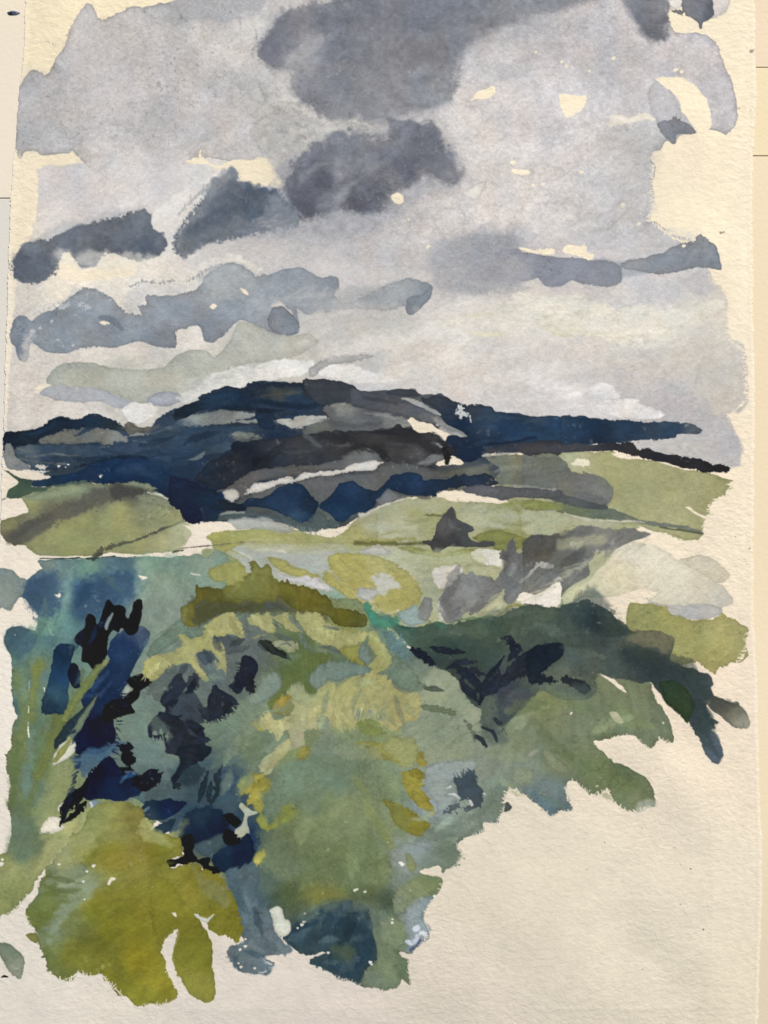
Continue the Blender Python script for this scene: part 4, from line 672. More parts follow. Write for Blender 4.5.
# ---------------------------------------------------------------- dark tree
T4C = ('400,625,2f5a4f 420,635,49604f 450,630,475c4b 480,630,485a4a 520,620,4b5b4b 540,610,485648 570,610,3b4a46 590,620,27363b 600,640,3c4745 560,640,44524a 520,640,46554c 620,635,4d564c 640,640,6d6d52 660,640,6e7058 '
 '630,655,34403f 650,670,333e42 680,680,3a4548 670,700,2f3f2c 690,700,364047 700,720,3b474e 715,750,4a5762 730,705,5a5f55 745,720,8a8a7a 610,660,48534c 580,670,4a5550 560,680,5d6858 540,670,4f5a50 470,650,40524a '
 '450,650,2e3b3c 500,690,3a4450 480,690,3c4a45 600,690,5c6a56 575,700,66735c')
P('darktree', 'W', T4C, '385,618 400,624 412,627 422,625 435,621 448,624 465,620 480,617 495,616 510,610 522,606 532,604 540,605 558,607 575,602 587,598 592,602 600,606 608,611 616,618 625,624 631,632 643,631 655,631 668,635 673,640 671,650 668,658 682,667 697,670 709,677 712,684 710,688 715,695 '
 '726,699 738,704 745,710 748,720 747,728 740,728 733,726 722,719 715,712 706,706 708,712 714,718 719,722 716,726 713,731 716,737 720,744 722,756 718,763 711,761 708,758 702,748 700,738 695,735 693,728 690,722 682,716 676,713 672,708 665,702 660,694 654,688 650,682 640,684 628,680 610,678 598,674 596,690 584,700 560,700 540,690 '
 '530,700 510,720 500,735 480,728 470,700 460,690 450,675 440,668 430,660 412,648 400,636', soft=.8, rag=1.2, edge=.06, mot=.12)
P('darktree', 'N', '120,170,38484a 60,220,46544a 200,220,3c4846 30,170,52624f', '-60,200 -20,160 60,155 120,128 175,100 210,140 250,170 285,215 270,260 200,290 80,280 -40,270', soft=3.5, rag=2.5, al=.6, mot=.12)
P('darktree', 'N', '26353a', '130,210 170,160 205,190 215,240 170,250', soft=6, rag=3, al=.7)
P('darktree', 'N', '6c6c54', '300,250 340,240 400,246 445,262 446,280 420,310 370,300 320,290 285,285', soft=2, rag=1.5, al=.8)
P('darktree', 'N', '2d393c', '290,310 340,290 420,320 450,350 500,370 540,390 560,430 520,440 430,400 380,400 310,350', soft=4, rag=2, al=.65)
P('darktree', 'N', '3b4a4c', '500,370 560,400 580,450 600,500 560,490 590,545 575,590 540,590 510,540 520,480 480,420', soft=3, rag=2, al=.5)
P('darktree', 'N', '32452e', '395,415 420,402 450,402 500,438 520,480 516,510 500,542 470,525 455,508 430,485', soft=1, rag=1, edge=.14)
P('darktree', 'N', '470,590,485561 580,620,556370', '545,620 540,600 555,575 590,580 605,610 612,655 600,684 580,678 560,655', soft=1.2, al=.8, edge=.1)
P('darktree', 'N', '600,470,4d514b 660,510,77786a 690,550,9b9a88 640,490,565a50', '585,455 650,482 690,508 706,548 695,568 660,560 620,540 580,510 560,487', soft=1, edge=.1)
Ln('paper_sheet', 'N', 'paper', '558,488,3 580,515,6 610,540,5 640,558,2', soft=.5)
# soft greens below it
Ln('darktree', 'M', '3a7a62', '300,410,8 335,425,12 340,440,6', soft=2.5, al=.6)
Ln('darktree', 'M', '6e8a5f', '360,405,3 430,395,6 520,385,5', soft=1.4, al=.8)
P('darktree', 'X', '40505 0'.replace(' ', ''), '110,400 150,350 220,340 235,370 200,410 140,450 100,455', soft=3, rag=2, al=.8)
P('darktree', 'X', '59675c', '60,360 110,380 100,460 150,530 90,560 30,500 40,420', soft=3, rag=2, al=.7)
P('darktree', 'M', '3c4e44', '190,440 300,430 430,470 560,440 600,480 540,560 480,600 420,560 320,560 250,520', soft=5, rag=3, al=.6, hair=.6)
Ln('darktree', 'M', '6f8268', '350,445,2 385,455,4 415,462,3', soft=.9)
# the darkest strokes
P('darktree', 'M', '232a35', '270,510 320,504 370,508 415,520 422,532 370,532 310,530', soft=1, rag=1.4, dry=.6)
P('darktree', 'M', '1c2230', '200,517 235,515 270,540 292,560 300,595 270,608 235,600 205,565', soft=.9, rag=1.6, dry=.6)
leaves('darktree', 'M', '242b36', '345,590,480,575,16 370,590,470,640,20 400,600,500,690,24 400,640,480,735,22 470,640,490,730,18 475,735,575,545,20 500,700,560,600,26 520,680,680,560,26 560,640,768,500,28 600,600,790,520,30 572,475,650,525,15 600,480,625,560,16 680,580,770,560,18 660,610,780,630,18 590,560,640,520,14 430,600,500,620,16', mot=.2, dry=.6)
leaves('darktree', 'M', '3c4750', '420,640,455,672,5 520,640,560,590,6 640,600,700,560,6 700,540,760,520,6', soft=1.2, al=.6)
leaves('darktree', 'N', '232a33', '60,290,-60,360,22 40,330,-40,380,18 20,400,60,408,8 -60,330,70,280,16', mot=.2, dry=.6)
P('darktree', 'N', '1f2732', '-40,300 20,278 50,275 78,285 72,320 40,345 10,370 0,395 50,402 50,414 0,416 -40,410', soft=.9, rag=1.5, dry=.6)
P('darktree', 'N', '262f35', '75,405 90,393 125,397 155,412 175,433 150,448 115,432', soft=.8, rag=1.2)
Ln('darktree', 'N', '55625a', '120,440,20 180,440,15', soft=5, al=.5)
P('darktree', 'X', '454b54', '115,410 150,360 215,345 230,370 190,410 130,445', soft=3, rag=2.5, al=.85, dry=1)
for s_ in ('45,488,4 80,505,9 105,548,3', '20,525,7 45,535,9 62,558,3', '92,458,7 115,475,7 145,522,2'):
    Ln('darktree', 'X', '30393f', s_, soft=.9, rag=1.2)
Ln('darktree', 'M', '5e6e5c', '420,640,4 450,670,4', soft=1.6, al=.7)
leaves('greenbush', 'd', '6a7a52', '300,420,380,500,16 360,470,450,540,16 250,400,330,380,18 330,350,430,400,14 440,380,540,430,18 470,520,530,570,12 400,500,470,580,14', soft=2.2, al=.45)
leaves('greenbush', 'd', '8a9872', '230,430,300,400,14 200,480,290,500,14 300,560,360,590,10 420,440,500,410,12 240,540,290,570,10', soft=2.2, al=.45)
leaves('greenbush', 'd', '5c7a80', '290,560,340,600,9 320,570,370,590,8 300,545,330,600,8', soft=2, al=.5)
leaves('darktree', 'd', '33433f', '420,230,500,240,14 480,260,560,290,14 560,290,640,330,15 600,310,650,370,14 440,200,480,240,12 610,370,660,430,12 630,400,670,490,12', soft=1.8, al=.5)
leaves('darktree', 'd', '5a6a5e', '100,240,180,230,12 200,210,290,200,12 300,220,380,240,12 360,270,440,290,12 250,240,300,230,8', soft=2.4, al=.4)
leaves('greybush', 'd', '707373', '150,110,110,190,14 240,130,180,190,14 300,100,240,170,14 370,60,320,120,14 430,40,360,90,12 500,35,440,70,8 260,60,240,110,10 350,110,290,160,12', soft=1.2, al=.5)
leaves('greybush', 'd', '545653', '380,40,330,80,12 320,60,280,110,12 400,70,350,110,12 250,80,240,120,10', soft=1.6, al=.55)
leaves('greybush', 'd', '7c7e7c', '400,110,370,140,7 420,85,385,125,6 450,65,425,85,5 340,130,310,160,7 200,180,170,205,7 150,190,130,215,7 480,45,460,62,4', soft=.7, al=.95)
fringe('palewash', 'd', 'c9c7a8', '300,170 420,90 520,60', -150, ln=26, r=1.4, step=5, jit=.2, seed=121, soft=1.2, al=.5)
fringe('palewash', 'd', 'd8d2bd', '480,150 600,120', -160, ln=24, r=1.4, step=5, jit=.2, seed=122, soft=1.2, al=.5)

leaves('hill', 'G', '203449', '560,300,700,262,14 470,345,300,352,12 640,330,520,352,10 300,262,420,205,10 120,262,230,210,9', soft=1, al=.7)
leaves('hill', 'H', '1c2b3d', '20,300,160,250,18 60,350,200,330,16 320,200,420,240,14 100,420,230,350,18 180,150,420,160,12 300,120,520,150,12', soft=1, al=.7)
leaves('greyhill', 'H', '7f8783', '100,330,30,360,9 205,262,330,268,9 520,205,600,190,8', soft=1, al=.7)
leaves('hill', 'I', '22374e', '420,240,560,215,14 560,250,760,235,18 640,280,420,310,12 560,200,700,190,9', soft=1, al=.6)
leaves('brownhill', 'H', '2a2c31', '560,262,720,330,18 640,250,800,330,16 420,290,300,400,20 760,250,880,260,12 900,260,1060,340,20 250,330,130,440,18', soft=1.2, al=.65)
leaves('brownhill', 'H', '53565a', '600,300,720,290,9 820,290,930,300,8 420,330,560,310,9 880,330,980,340,8', soft=1.6, al=.5)
leaves('greyhill', 'I', '777b70', '420,400,560,360,12 540,410,700,380,12 600,440,760,430,9', soft=1.6, al=.5)
leaves('midfield', 'I', '93965c', '180,600,320,575,7 560,610,700,600,8 80,660,220,650,8 600,560,700,535,6', soft=1.4, al=.5)
leaves('midfield', 'L', 'b4af68', '590,160,690,260,10 640,150,760,260,10 700,150,800,230,9 760,160,900,230,9 620,240,720,330,9 820,330,920,300,10 860,200,960,270,9', soft=1, al=.6)
leaves('midfield', 'L', 'c4c6c2', '560,180,640,240,7 700,300,780,340,6 480,150,560,170,7 300,120,420,130,7 230,130,300,170,5', soft=1.2, al=.6)

fringe('paper_sheet', 'J', 'paper', '655,372 636,388 652,400 625,425 600,432 574,460 574,484 556,500 552,545', 195, ln=5, r=.9, step=2, jit=.5, seed=311)
fringe('paper_sheet', 'N', 'paper', '700,240 694,300 670,345 622,362 594,388', 200, ln=3.5, r=.8, step=2, jit=.7, seed=312)

for c_, s_ in (('b3b283', '250,545,5 300,548,5 350,545,4'), ('aeb48c', '400,560,5 440,556,6 480,560,4'), ('b9b98f', '560,545,5 600,540,5')):
    Ln('midfield', 'W', c_, s_, soft=3, rag=2, edge=0, al=.5)
# ---------------------------------------------------------------- left plants
T1C = ('200,180,7d9088 160,270,3f5b78 200,240,4a6580 140,320,4f6b7e 220,320,57768a 250,200,6b8a88 350,200,6a917f 330,280,3a5a78 400,250,416180 500,200,4e6f80 480,270,58798a 320,350,3f5f70 270,300,6b9090 240,390,5d8a86 '
 '180,430,6a9a88 60,470,44606a 100,500,557278 80,560,5c7c70 150,520,64877a 200,480,55797c 150,600,74804a 70,650,6b8460 100,700,6d8a74 180,620,5f7f80 60,740,4a6b70 120,780,6a805c 160,800,5f765f 250,800,5d6c48 '
 '200,880,6f7c50 70,900,68784e 60,1000,5f7450 110,1000,6a8478 130,950,6f7f55 190,1000,71804f 250,1000,8a9468 180,1080,667b64 230,1100,87945f 120,1130,66784f 60,1150,5c6f52 70,1250,6d7d68 120,1230,5f745c '
 '220,1230,8c975f 280,1230,a3a66d 250,1150,8c9763 170,1290,8b9560 30,1330,8f965a 650,250,7f9684 720,200,7b9482 600,350,7f8f80 650,420,85967f 600,180,7d9b85 700,400,7f9181 750,300,7b8f80 820,160,8a9c86 900,200,6f9080 '
 '850,300,7b9080 600,500,7f9282 30,1400,9ba065 60,1480,8d9558 150,1350,929a66 100,1330,74865f 440,300,4a6b88')
P('leftplants', 'K', T1C, '160,155 380,155 470,142 640,150 740,142 760,140 790,130 810,152 830,145 860,120 900,130 930,180 960,300 900,480 800,700 700,1000 650,1180 500,1300 320,1260 240,1320 200,1380 150,1440 130,1480 100,1510 75,1540 40,1570 0,1585 -30,1590 -30,1335 0,1332 '
 '22,1330 40,1290 46,1210 35,1130 46,1060 28,1000 28,930 45,910 48,860 52,812 72,790 60,770 50,700 50,640 45,560 25,520 15,465 40,432 80,420 140,440 150,375 120,340 100,310 80,305 90,255 125,220 165,190', rag=1.2, edge=.09, mot=.09, gran=.05)
P('leftplants', 'K', '84928c', '-30,205 20,193 50,200 80,228 105,240 90,290 75,310 55,345 40,366 10,355 -30,360', rag=1, edge=.08)
P('paper_sheet', 'K', 'paper', '80,312 95,310 115,345 150,375 145,410 140,442 100,428 80,418 40,430 20,440 0,420 0,362 40,366 60,345', rag=.8)
P('leftplants', 'K', '33506e', '290,300 320,255 370,215 420,190 470,185 520,190 550,215 530,260 545,300 480,330 400,380 330,400 285,365', soft=5, rag=4, edge=0, al=.7, mot=.1)
P('leftplants', 'K', '274560', '300,290 340,250 380,260 360,310 300,350', soft=4, rag=3, edge=0, al=.7)
P('leftplants', 'K', '38546f', '85,270 130,230 170,205 225,235 235,280 250,350 200,400 150,380 110,340', soft=3.5, rag=4, edge=0, al=.75, mot=.1)
for s_, c_ in (('350,180,10 390,200,8 370,230,8', '74a08c'), ('270,220,10 260,300,10 240,370,10', '7fa596'), ('140,440,12 190,430,14 240,400,8', '74a38f'), ('560,200,14 590,260,14 570,320,14', '8ba592'), ('560,150,6 650,155,6 720,150,5', '74a08a')):
    Ln('leftplants', 'K', c_, s_, soft=5, rag=4, edge=0, al=.55)
Ln('leftplants', 'K', '35474 3'.replace(' ', ''), '160,152,2 260,154,3 380,153,3 460,143,2', soft=.5, rag=.6, edge=0)
Ln('leftfield', 'K', '4a5046', '375,162,3 385,148,5 410,135,6', soft=.8)
for s_ in ('555,222 592,228 588,234 572,241', '220,297 232,298 240,291 246,300 238,309 228,304', ):
    P('paper_sheet', 'K', 'paper', s_, rag=.5)
Ln('paper_sheet', 'L', 'dfe0d2', '42,213,3 60,218,4 80,219,3', soft=.4, rag=.5)
P('leftplants', 'K', '3f5a68', '20,470 45,435 80,422 125,440 140,470 120,520 70,560 40,540', soft=3, rag=2, al=.55)
for s_, c_ in (('160,570,10 145,640,14 130,720,14 125,800,12', '7a833e'), ('60,600,5 75,680,9 95,770,9 90,880,12', '74824c'), ('70,900,16 60,1020,18 50,1130,14', '5f7343'), ('125,860,8 120,980,10 100,1100,10', '6b8a80'),
               ('240,800,26 210,900,24 150,1010,20', '6b783e'), ('180,960,12 150,1060,14 130,1180,10', '6f7c45'), ('165,880,12 140,1000,10', '66805a'), ('170,1060,18 140,1140,14', '5f7a68')):
    Ln('leftplants', 'K', c_, s_, soft=3, rag=2, edge=0, al=.7, hair=.5)
for s_ in ('118,640,1.5 117,665,2 116,690,1', '116,740,1 116,770,2', '115,810,2 114,840,3 118,868,2', '180,670,2 182,690,1', '60,460,1 62,462,1'):
    Ln('paper_sheet', 'K', 'dfe0cf', s_, soft=.35, rag=.4, edge=0)
P('leftplants', 'O', '8d9865', '200,400 300,380 330,430 300,470 240,520 200,620 160,700 120,640 160,500', soft=5, rag=3, al=.6)
P('leftplants', 'O', '5e735c', '50,640 120,600 180,620 200,680 150,740 80,768 30,740', soft=6, rag=3, al=.7, mot=.1)
P('leftplants', 'O', 'a4a76e', '165,700 240,650 330,640 320,690 270,720 220,768 150,800 160,740', soft=3, rag=2, al=.8)
# ---------------------------------------------------------------- large bush base
T3C = ('150,680,6d7f78 160,640,7c8c78 150,720,6c8276 145,750,5f7672 230,690,566265 190,660,5b686a 250,650,6a7674 220,730,6a8070 250,710,75876f 230,760,5c7068 210,770,3d5560 250,750,6f7f60 200,800,2a4358 230,790,34495a '
 '215,830,1f3450 250,840,223a58 240,870,4a6068 250,900,4a6069 250,940,5d707a 260,960,64747c 270,870,4f6458 285,860,5c6d50 290,890,50603f 300,850,6c7a50 310,820,75835a 350,800,76845c 390,790,72825f 350,760,6f8468 '
 '320,770,708671 300,760,7c8b5c 380,740,7f8d60 350,860,6d7b4e 370,880,5f6e45 390,860,5f6f52 330,880,61704a 325,893,75793f 390,900,4d5d45 340,920,34474c 310,935,334852 360,940,2f444e 350,970,3c4f52 380,920,6f7f6a '
 '390,940,75835f 400,960,6a7a62 395,975,76846a 415,930,84949a 420,910,8b9a9c 405,900,7f8c72 430,885,75845a 400,880,7b8b80 390,850,83918c 420,850,80908a 440,845,6f7f70 400,820,7e8e78 430,800,8d9ba0 440,780,84948a '
 '450,740,87937a 420,740,8a967b 460,720,8d9880 430,700,88947c 400,680,738368 380,700,a3a46c 350,700,a6a671 420,660,6f8072 390,640,66806e 350,660,6b7c5f 330,660,6f8475 280,680,66744c 300,650,5f7042 270,690,75866f '
 '340,640,8c8e4e 170,610,7d9080 150,600,84967f 200,600,6f7f70 120,760,6a8078 165,780,4f6a70 180,750,6a807a 210,880,8a9058')
P('bush', 'W', T3C, '128,700 140,665 150,640 170,625 190,612 200,605 230,600 300,598 360,600 372,612 380,622 392,632 402,642 415,655 430,665 445,672 462,690 478,712 482,728 474,735 468,745 472,770 478,790 482,800 478,815 480,823 470,833 455,843 458,848 462,853 456,862 448,867 442,872 438,866 424,868 421,873 432,876 441,877 442,882 440,890 436,895 428,902 424,912 424,921 429,931 427,938 420,944 '
 '413,950 410,954 401,951 399,953 407,964 408,974 411,986 407,982 402,979 397,988 390,989 384,991 379,986 377,988 365,987 350,981 332,974 320,966 311,961 317,956 329,952 320,952 307,955 292,947 283,938 291,932 291,926 286,921 284,914 276,905 271,909 272,920 275,932 281,940 292,951 281,954 267,954 264,957 273,963 268,972 258,973 252,972 241,970 233,963 229,954 230,946 243,941 244,936 238,930 232,912 226,895 220,880 '
 '205,870 188,862 185,848 170,835 155,815 140,800 125,795 120,770', rag=1.2, edge=.08, mot=.10, gran=.05)
for s_, c_, a_ in (('300,820,20 340,810,28 380,820,20', '7a875d', .6), ('330,850,22 370,850,18', '6a7a4c', .6), ('300,770,16 330,760,20 350,780,14', '6d836c', .7), ('250,700,12 220,720,14 190,740,10', '6f846f', .6),
                   ('285,840,10 285,870,10', '62736a', .5), ('350,880,16 380,870,14', '5b6b45', .6), ('310,888,10 330,895,12', '787b3c', .6), ('275,850,9 265,885,10', '55695c', .5), ('240,885,8 240,920,8', '47606c', .7), ('180,770,8 190,800,8', '3f5b66', .6), ('140,735,6 165,740,8', '73897c', .6)):
    Ln('bush', 'W', c_, s_, soft=7, rag=4, edge=0, al=a_, mot=.1)
P('bush', 'Q', '640,680,7a8860 500,700,728059 700,450,788765 600,620,7d8a62', '330,640 420,590 560,580 640,520 680,440 700,300 780,300 820,400 860,540 860,700 820,860 500,860 340,800', soft=6, rag=4, edge=0, al=.55, mot=.13, gran=.09)
P('bush', 'W', '145,625,7f9083 140,650,7d8f80 134,690,74897c 128,720,6f8578 128,760,5f7673 125,785,5a716f', '150,600 156,640 142,690 140,760 132,800 112,800 112,740 120,690 132,650 140,610', soft=5, rag=3, edge=0, al=.85)
# crown: brown olive arc
P('crown', 'L', '850,0,7f8f7f 200,330,4e5539 120,350,4a4d35 350,350,555c4c 450,350,5f6240 280,350,4e5440', '40,330 100,290 300,300 430,290 560,340 600,400 540,400 480,375 400,368 300,372 240,370 180,375 100,410 60,428 30,400', soft=2.5, rag=2, al=.85, mot=.12)
P('crown', 'L', '110,290,5f5b28 70,300,6a662a 230,290,757532 320,250,7f8040 350,290,75763a 430,290,5c5a24 530,320,605c22 650,380,5c5c22 30,380,6f7035 550,370,6b6a30 720,400,565a2c 150,310,5f6030',
 '5,385 8,345 60,318 62,262 90,266 130,270 168,275 180,265 230,240 280,215 290,205 278,168 300,163 318,190 348,180 365,205 378,240 420,245 450,253 530,275 590,305 618,340 620,352 680,355 720,368 748,395 745,425 690,432 650,425 610,405 590,380 540,372 480,368 440,345 410,320 390,310 '
 '380,335 350,320 330,345 300,320 280,335 265,310 240,335 200,330 170,340 160,325 120,335 90,320 70,345 55,400 65,425 45,432 20,420', rag=1.2, edge=.12, mot=.1)
P('crown', 'L', '74773a', '172,275 185,262 240,238 290,212 360,220 375,250 370,320 340,325 300,310 265,325 230,320 180,318', soft=.8, rag=1.2, al=.8, hair=.6)
P('crown', 'L', '4c4c2a', '70,345 120,335 200,340 300,340 380,345 380,368 280,372 200,372 120,392 70,420', soft=3, rag=2.5, al=.6, dry=1)
Ln('crown', 'L', '474f50', '340,350,10 390,345,12 430,360,8', soft=3, rag=2, al=.6)
P('tufts', 'L', '9fa05a', '110,210 120,195 150,178 180,166 230,165 258,180 268,215 255,228 260,245 235,245 225,262 195,262 180,245 150,250 120,235', soft=.9, rag=1.3, hair=.6)
P('leftplants', 'L', '7d9181', '60,130 90,115 130,115 150,140 215,165 160,172 100,200 40,210 20,170', soft=4, al=.4)
P('bush', 'Y', '7b8d80', '190,370 230,310 300,240 330,220 310,180 360,140 300,90 220,120 150,180 190,260 170,330', soft=6, al=.4)
P('bush', 'Y', '6d8470', '175,360 210,310 300,235 330,260 400,262 400,290 350,300 320,290 250,340 200,370', soft=1, rag=1, al=.85)
# teal accents
P('bush', 'M', '3c8a74', '15,350 30,330 60,365 100,378 150,382 165,400 150,430 100,435 60,430 30,400', soft=1.5, rag=2, al=.85, hair=.6)
P('midfield', 'M', '93a9a6', '150,372 180,355 222,340 235,360 240,395 262,412 230,420 205,428 175,412', soft=1, rag=1)
P('darktree', 'M', '4f6a5c', '120,430 165,425 200,450 195,500 160,470', soft=2, al=.7)
P('bush', 'M', '5f8189', '90,440 130,440 165,465 195,505 195,560 165,550 140,530 105,490', soft=1, rag=2, dry=2.2, al=.85)
# dark greens and greys in the bush
P('bush', 'L', '5f7040', '395,570 450,537 520,525 600,530 660,548 745,580 640,566 580,575 540,610 530,650 545,685 500,690 470,650 430,690 410,740 390,768 350,740 400,660 410,620', soft=1.4, rag=1.4, edge=.03)
P('bush', 'L', '74887c', '518,625 550,590 600,565 660,560 720,575 775,605 740,618 680,625 640,645 600,640 575,665 540,675 520,655', soft=.9, rag=1)
P('bush', 'L', '7d8e7e', '325,625 360,610 395,612 407,640 395,680 350,715 290,745 280,715 310,670', soft=1, rag=1)
P('bush', 'L', '56625f', '130,460 200,462 260,480 330,480 320,510 380,550 400,580 340,610 310,660 250,720 200,700 190,600 140,560', soft=3, rag=2, al=.6)
# blacks and slates
P('bushdark', 'Y', '50595c', '428,292 480,290 520,300 560,308 580,330 555,350 500,362 470,350 450,320', soft=1.4, rag=1.3)
P('bushdark', 'Y', '4c5964', '372,368 400,352 430,350 440,370 432,390 400,402', soft=1)
P('bushdark', 'Y', '56625f', '185,505 215,450 250,410 290,400 300,440 260,520 225,545 200,525', soft=2, rag=2, dry=2, al=.85)
fringe('bushdark', 'Y', '5a6663', '185,500 220,440 270,400 320,385 360,390', 150, ln=8, r=1.5, step=2.6, seed=41, al=.85)
P('bushdark', 'a', '3a434d', '200,500 250,470 330,420 385,440 425,500 455,545 450,600 400,625 300,605 230,570', soft=1.6, rag=1.5, mot=.2)
P('bushdark', 'a', '2b323d', '272,322 302,316 318,350 332,382 300,432 250,470 205,512 178,482 192,440 232,382', soft=.9, rag=1.2, mot=.2)
P('bushdark', 'a', '343b45', '345,345 378,320 410,338 414,388 372,430 330,436 338,390', soft=1, rag=1.2, mot=.2)
P('bushdark', 'a', '252c37', '108,625 130,582 188,540 245,565 235,628 205,690 190,655 178,640 165,690 150,650 138,640 128,700 108,672', soft=.8, rag=1, mot=.2)
P('bushdark', 'a', '2b323e', '208,605 300,580 400,600 432,640 442,700 430,790 225,790 208,725 232,690', soft=1.1, rag=1.4, mot=.2)
P('bushdark', 'a', '232833', '450,602 448,545 460,450 478,428 500,378 522,402 560,418 604,450 634,490 600,520 625,522 560,560 500,590 462,602', soft=.8, rag=1.1, mot=.22)
P('bushdark', 'a', '20242f', '588,392 622,372 618,322 650,308 650,240 668,214 712,214 748,252 750,300 738,360 748,410 712,436 680,392 650,434 610,412', soft=.8, rag=1.1, mot=.22)
leaves('bushdark', 'a', '272e39', '330,380,190,500,28 300,560,120,660,26 330,600,215,740,26 420,500,470,600,30 500,400,470,580,26 560,430,640,500,22 430,640,300,760,32 380,350,330,430,22 410,700,480,710,22 280,470,200,560,24')
leaves('bushdark', 'a', '4b555c', '300,500,230,540,12 380,480,440,520,12 300,560,330,620,10 350,650,400,690,12', soft=1.6, al=.5)
leaves('bush', 'a', '6c8274', '380,410,440,460,14 440,330,480,380,22 470,330,560,350,26 150,420,250,400,10', soft=1.4, al=.55)
P('bushdark', 'Y', '2a2e28', '612,312 625,306 655,312 690,342 715,350 735,382 700,368 660,362 632,345', rag=.8, edge=.12)
P('bushdark', 'Q', '3b556c', '185,410 220,400 245,420 230,480 200,520 180,500', soft=3, al=.6)
P('bush', 'b', '200,200,46595c 500,200,3f545c 600,300,3d545f 250,250,44585c 420,280,3d5058', '100,120 200,100 300,150 420,110 560,90 660,120 668,250 610,380 420,350 330,300 200,300 100,290', soft=3, rag=2.5, al=.8, mot=.12)
P('bushdark', 'b', '1f2730', '290,-20 480,-20 430,60 340,110 285,170 252,212 244,160 290,90', soft=1, rag=1.4, mot=.2)
P('bushdark', 'b', '25333c', '330,95 430,100 440,150 400,205 330,215 285,185', soft=2.4, rag=2, mot=.18, al=.85)
leaves('bushdark', 'b', '24323a', '405,310,472,125,24 470,300,500,160,20 510,230,548,92,20 480,315,530,190,18 420,250,455,150,16 300,200,250,215,20')
P('bush', 'b', '2b4468', '560,130 620,120 655,160 630,220 580,240', soft=2.5, rag=2, al=.6)
P('bushdark', 'b', '100,330,22364c 200,350,15284a 280,330,10213c 120,380,2e4250', '56,372 92,300 180,290 312,300 334,318 300,352 260,384 200,412 120,407 72,396', rag=.9, mot=.15)
leaves('bush', 'b', '5f7478', '75,375,115,340,7 80,385,130,378,6', soft=.8, al=.8)
P('bushdark', 'b', '26394a', '118,492 150,452 220,420 272,404 252,460 235,480 200,507 150,507', rag=.8, mot=.12)
P('bushdark', 'b', '350,450,1a2c46 500,430,14243c 330,540,121c2e 420,380,223a50', '290,560 300,470 330,390 400,330 480,330 560,380 592,440 560,482 480,520 400,552 340,575', soft=1.6, rag=1.6, mot=.18)
P('bush', 'b', '42565c', '380,565 470,520 545,488 566,540 520,600 490,640 420,622', soft=1.5, rag=1.2, mot=.1)
P('bushdark', 'b', '560,620,1c3048 650,620,14223a 700,580,15253c', '480,640 560,572 650,530 668,470 692,490 722,520 742,595 722,650 650,700 560,718 500,692', soft=.9, rag=1.2, mot=.15)
P('bushdark', 'b', '0f1119', '550,386 575,374 605,376 652,412 656,432 622,460 580,430', rag=.7)
P('bushdark', 'b', '11131b', '552,500 590,468 640,500 662,522 640,550 590,562 556,540', rag=.8)
P('bushdark', 'b', '111217', '264,545 272,525 290,508 360,500 382,560 374,600 392,635 400,652 440,635 472,640 482,680 542,712 520,738 490,742 460,730 425,700 430,682 380,660 340,680 280,670 262,696 215,682 212,660 228,648 285,640 322,620 305,590', rag=1, mot=.3)
P('bush', 'O', '98a06a', '700,660 715,640 722,690 735,730 712,720 690,700', soft=.8, al=.8)
P('bush', 'O', 'a2a867', '575,590 600,605 610,630 600,645 660,665 700,640 705,690 640,690 600,670 580,640', soft=1, al=.85)
P('leftplants', 'O', '7995ad', '355,535 370,520 395,520 405,540 395,560 375,560', soft=1, al=.85)
Ln('paper_sheet', 'O', 'e0e3df', '360,535,4 368,548,6', soft=.7)
P('paper_sheet', 'O', 'e0dccc', '165,650 178,612 212,586 250,590 253,598 243,612 250,622 262,622 240,642 200,650', rag=.9)
P('paper_sheet', 'O', 'dcd9c8', '232,562 245,535 265,520 285,512 300,500 302,520 285,545 270,560 262,572', rag=.9)
# teal washes between the dark strokes
for s_, c_ in (('135,740,5 150,760,7 165,775,5', '6b827c'), ('150,715,6 165,735,8', '768a78'), ('120,745,4 105,755,6', '506c82'), ('185,820,4 175,838,5', '8e9763')):
    Ln('bush', 'W', c_, s_, soft=3, rag=2, edge=0, al=.5)
P('bush', 'Q', 'aeb39b', '235,545 245,530 262,545 285,560 312,568 300,578 268,588 268,620 282,648 268,652 250,672 238,668 222,640 242,622 250,598 255,575', rag=1, edge=.02)
Ln('bushdark', 'Q', '7ba0c0', '200,458,4 202,470,3', soft=.5)
# ochre
P('bush', 'Q', '94873a', '370,155 395,108 430,102 462,125 468,145 435,182 400,188 375,175', soft=1.5, rag=2)
leaves('bush', 'Q', '959040', '330,420,240,500,40 350,440,290,520,34 300,500,320,570,26 340,470,270,545,24', soft=1.4, rag=1.6)
leaves('bush', 'Q', '8f9540', '320,570,350,640,22 440,535,375,630,26 470,555,400,615,18 400,600,340,640,16', soft=1.3, rag=1.6)
leaves('bush', 'Q', '9a9748', '520,310,470,355,22 290,215,340,240,18 330,720,305,790,24', soft=1.6, rag=1.6)
P('bush', 'R', '8a8430', '92,520 140,528 200,560 262,600 284,625 262,640 245,666 215,662 180,650 140,615 120,570', soft=.9, rag=1.2, hair=.8)
leaves('bush', 'R', '918a38', '170,410,260,460,34 200,400,268,430,22 180,450,300,568,34 210,480,290,572,22')
leaves('bush', 'R', '94893a', '225,330,262,388,24 240,325,270,365,14', soft=.9)
leaves('bush', 'R', '8c8c48', '-10,290,165,380,26 20,300,120,360,20', soft=1.2)
leaves('bush', 'R', '727f48', '-10,210,110,250,28 20,200,80,215,16', soft=1.2)
leaves('bush', 'R', '7f8a4c', '20,520,90,620,20 60,600,120,680,22 -20,420,40,500,20 100,650,150,720,16', soft=2.4, al=.45)
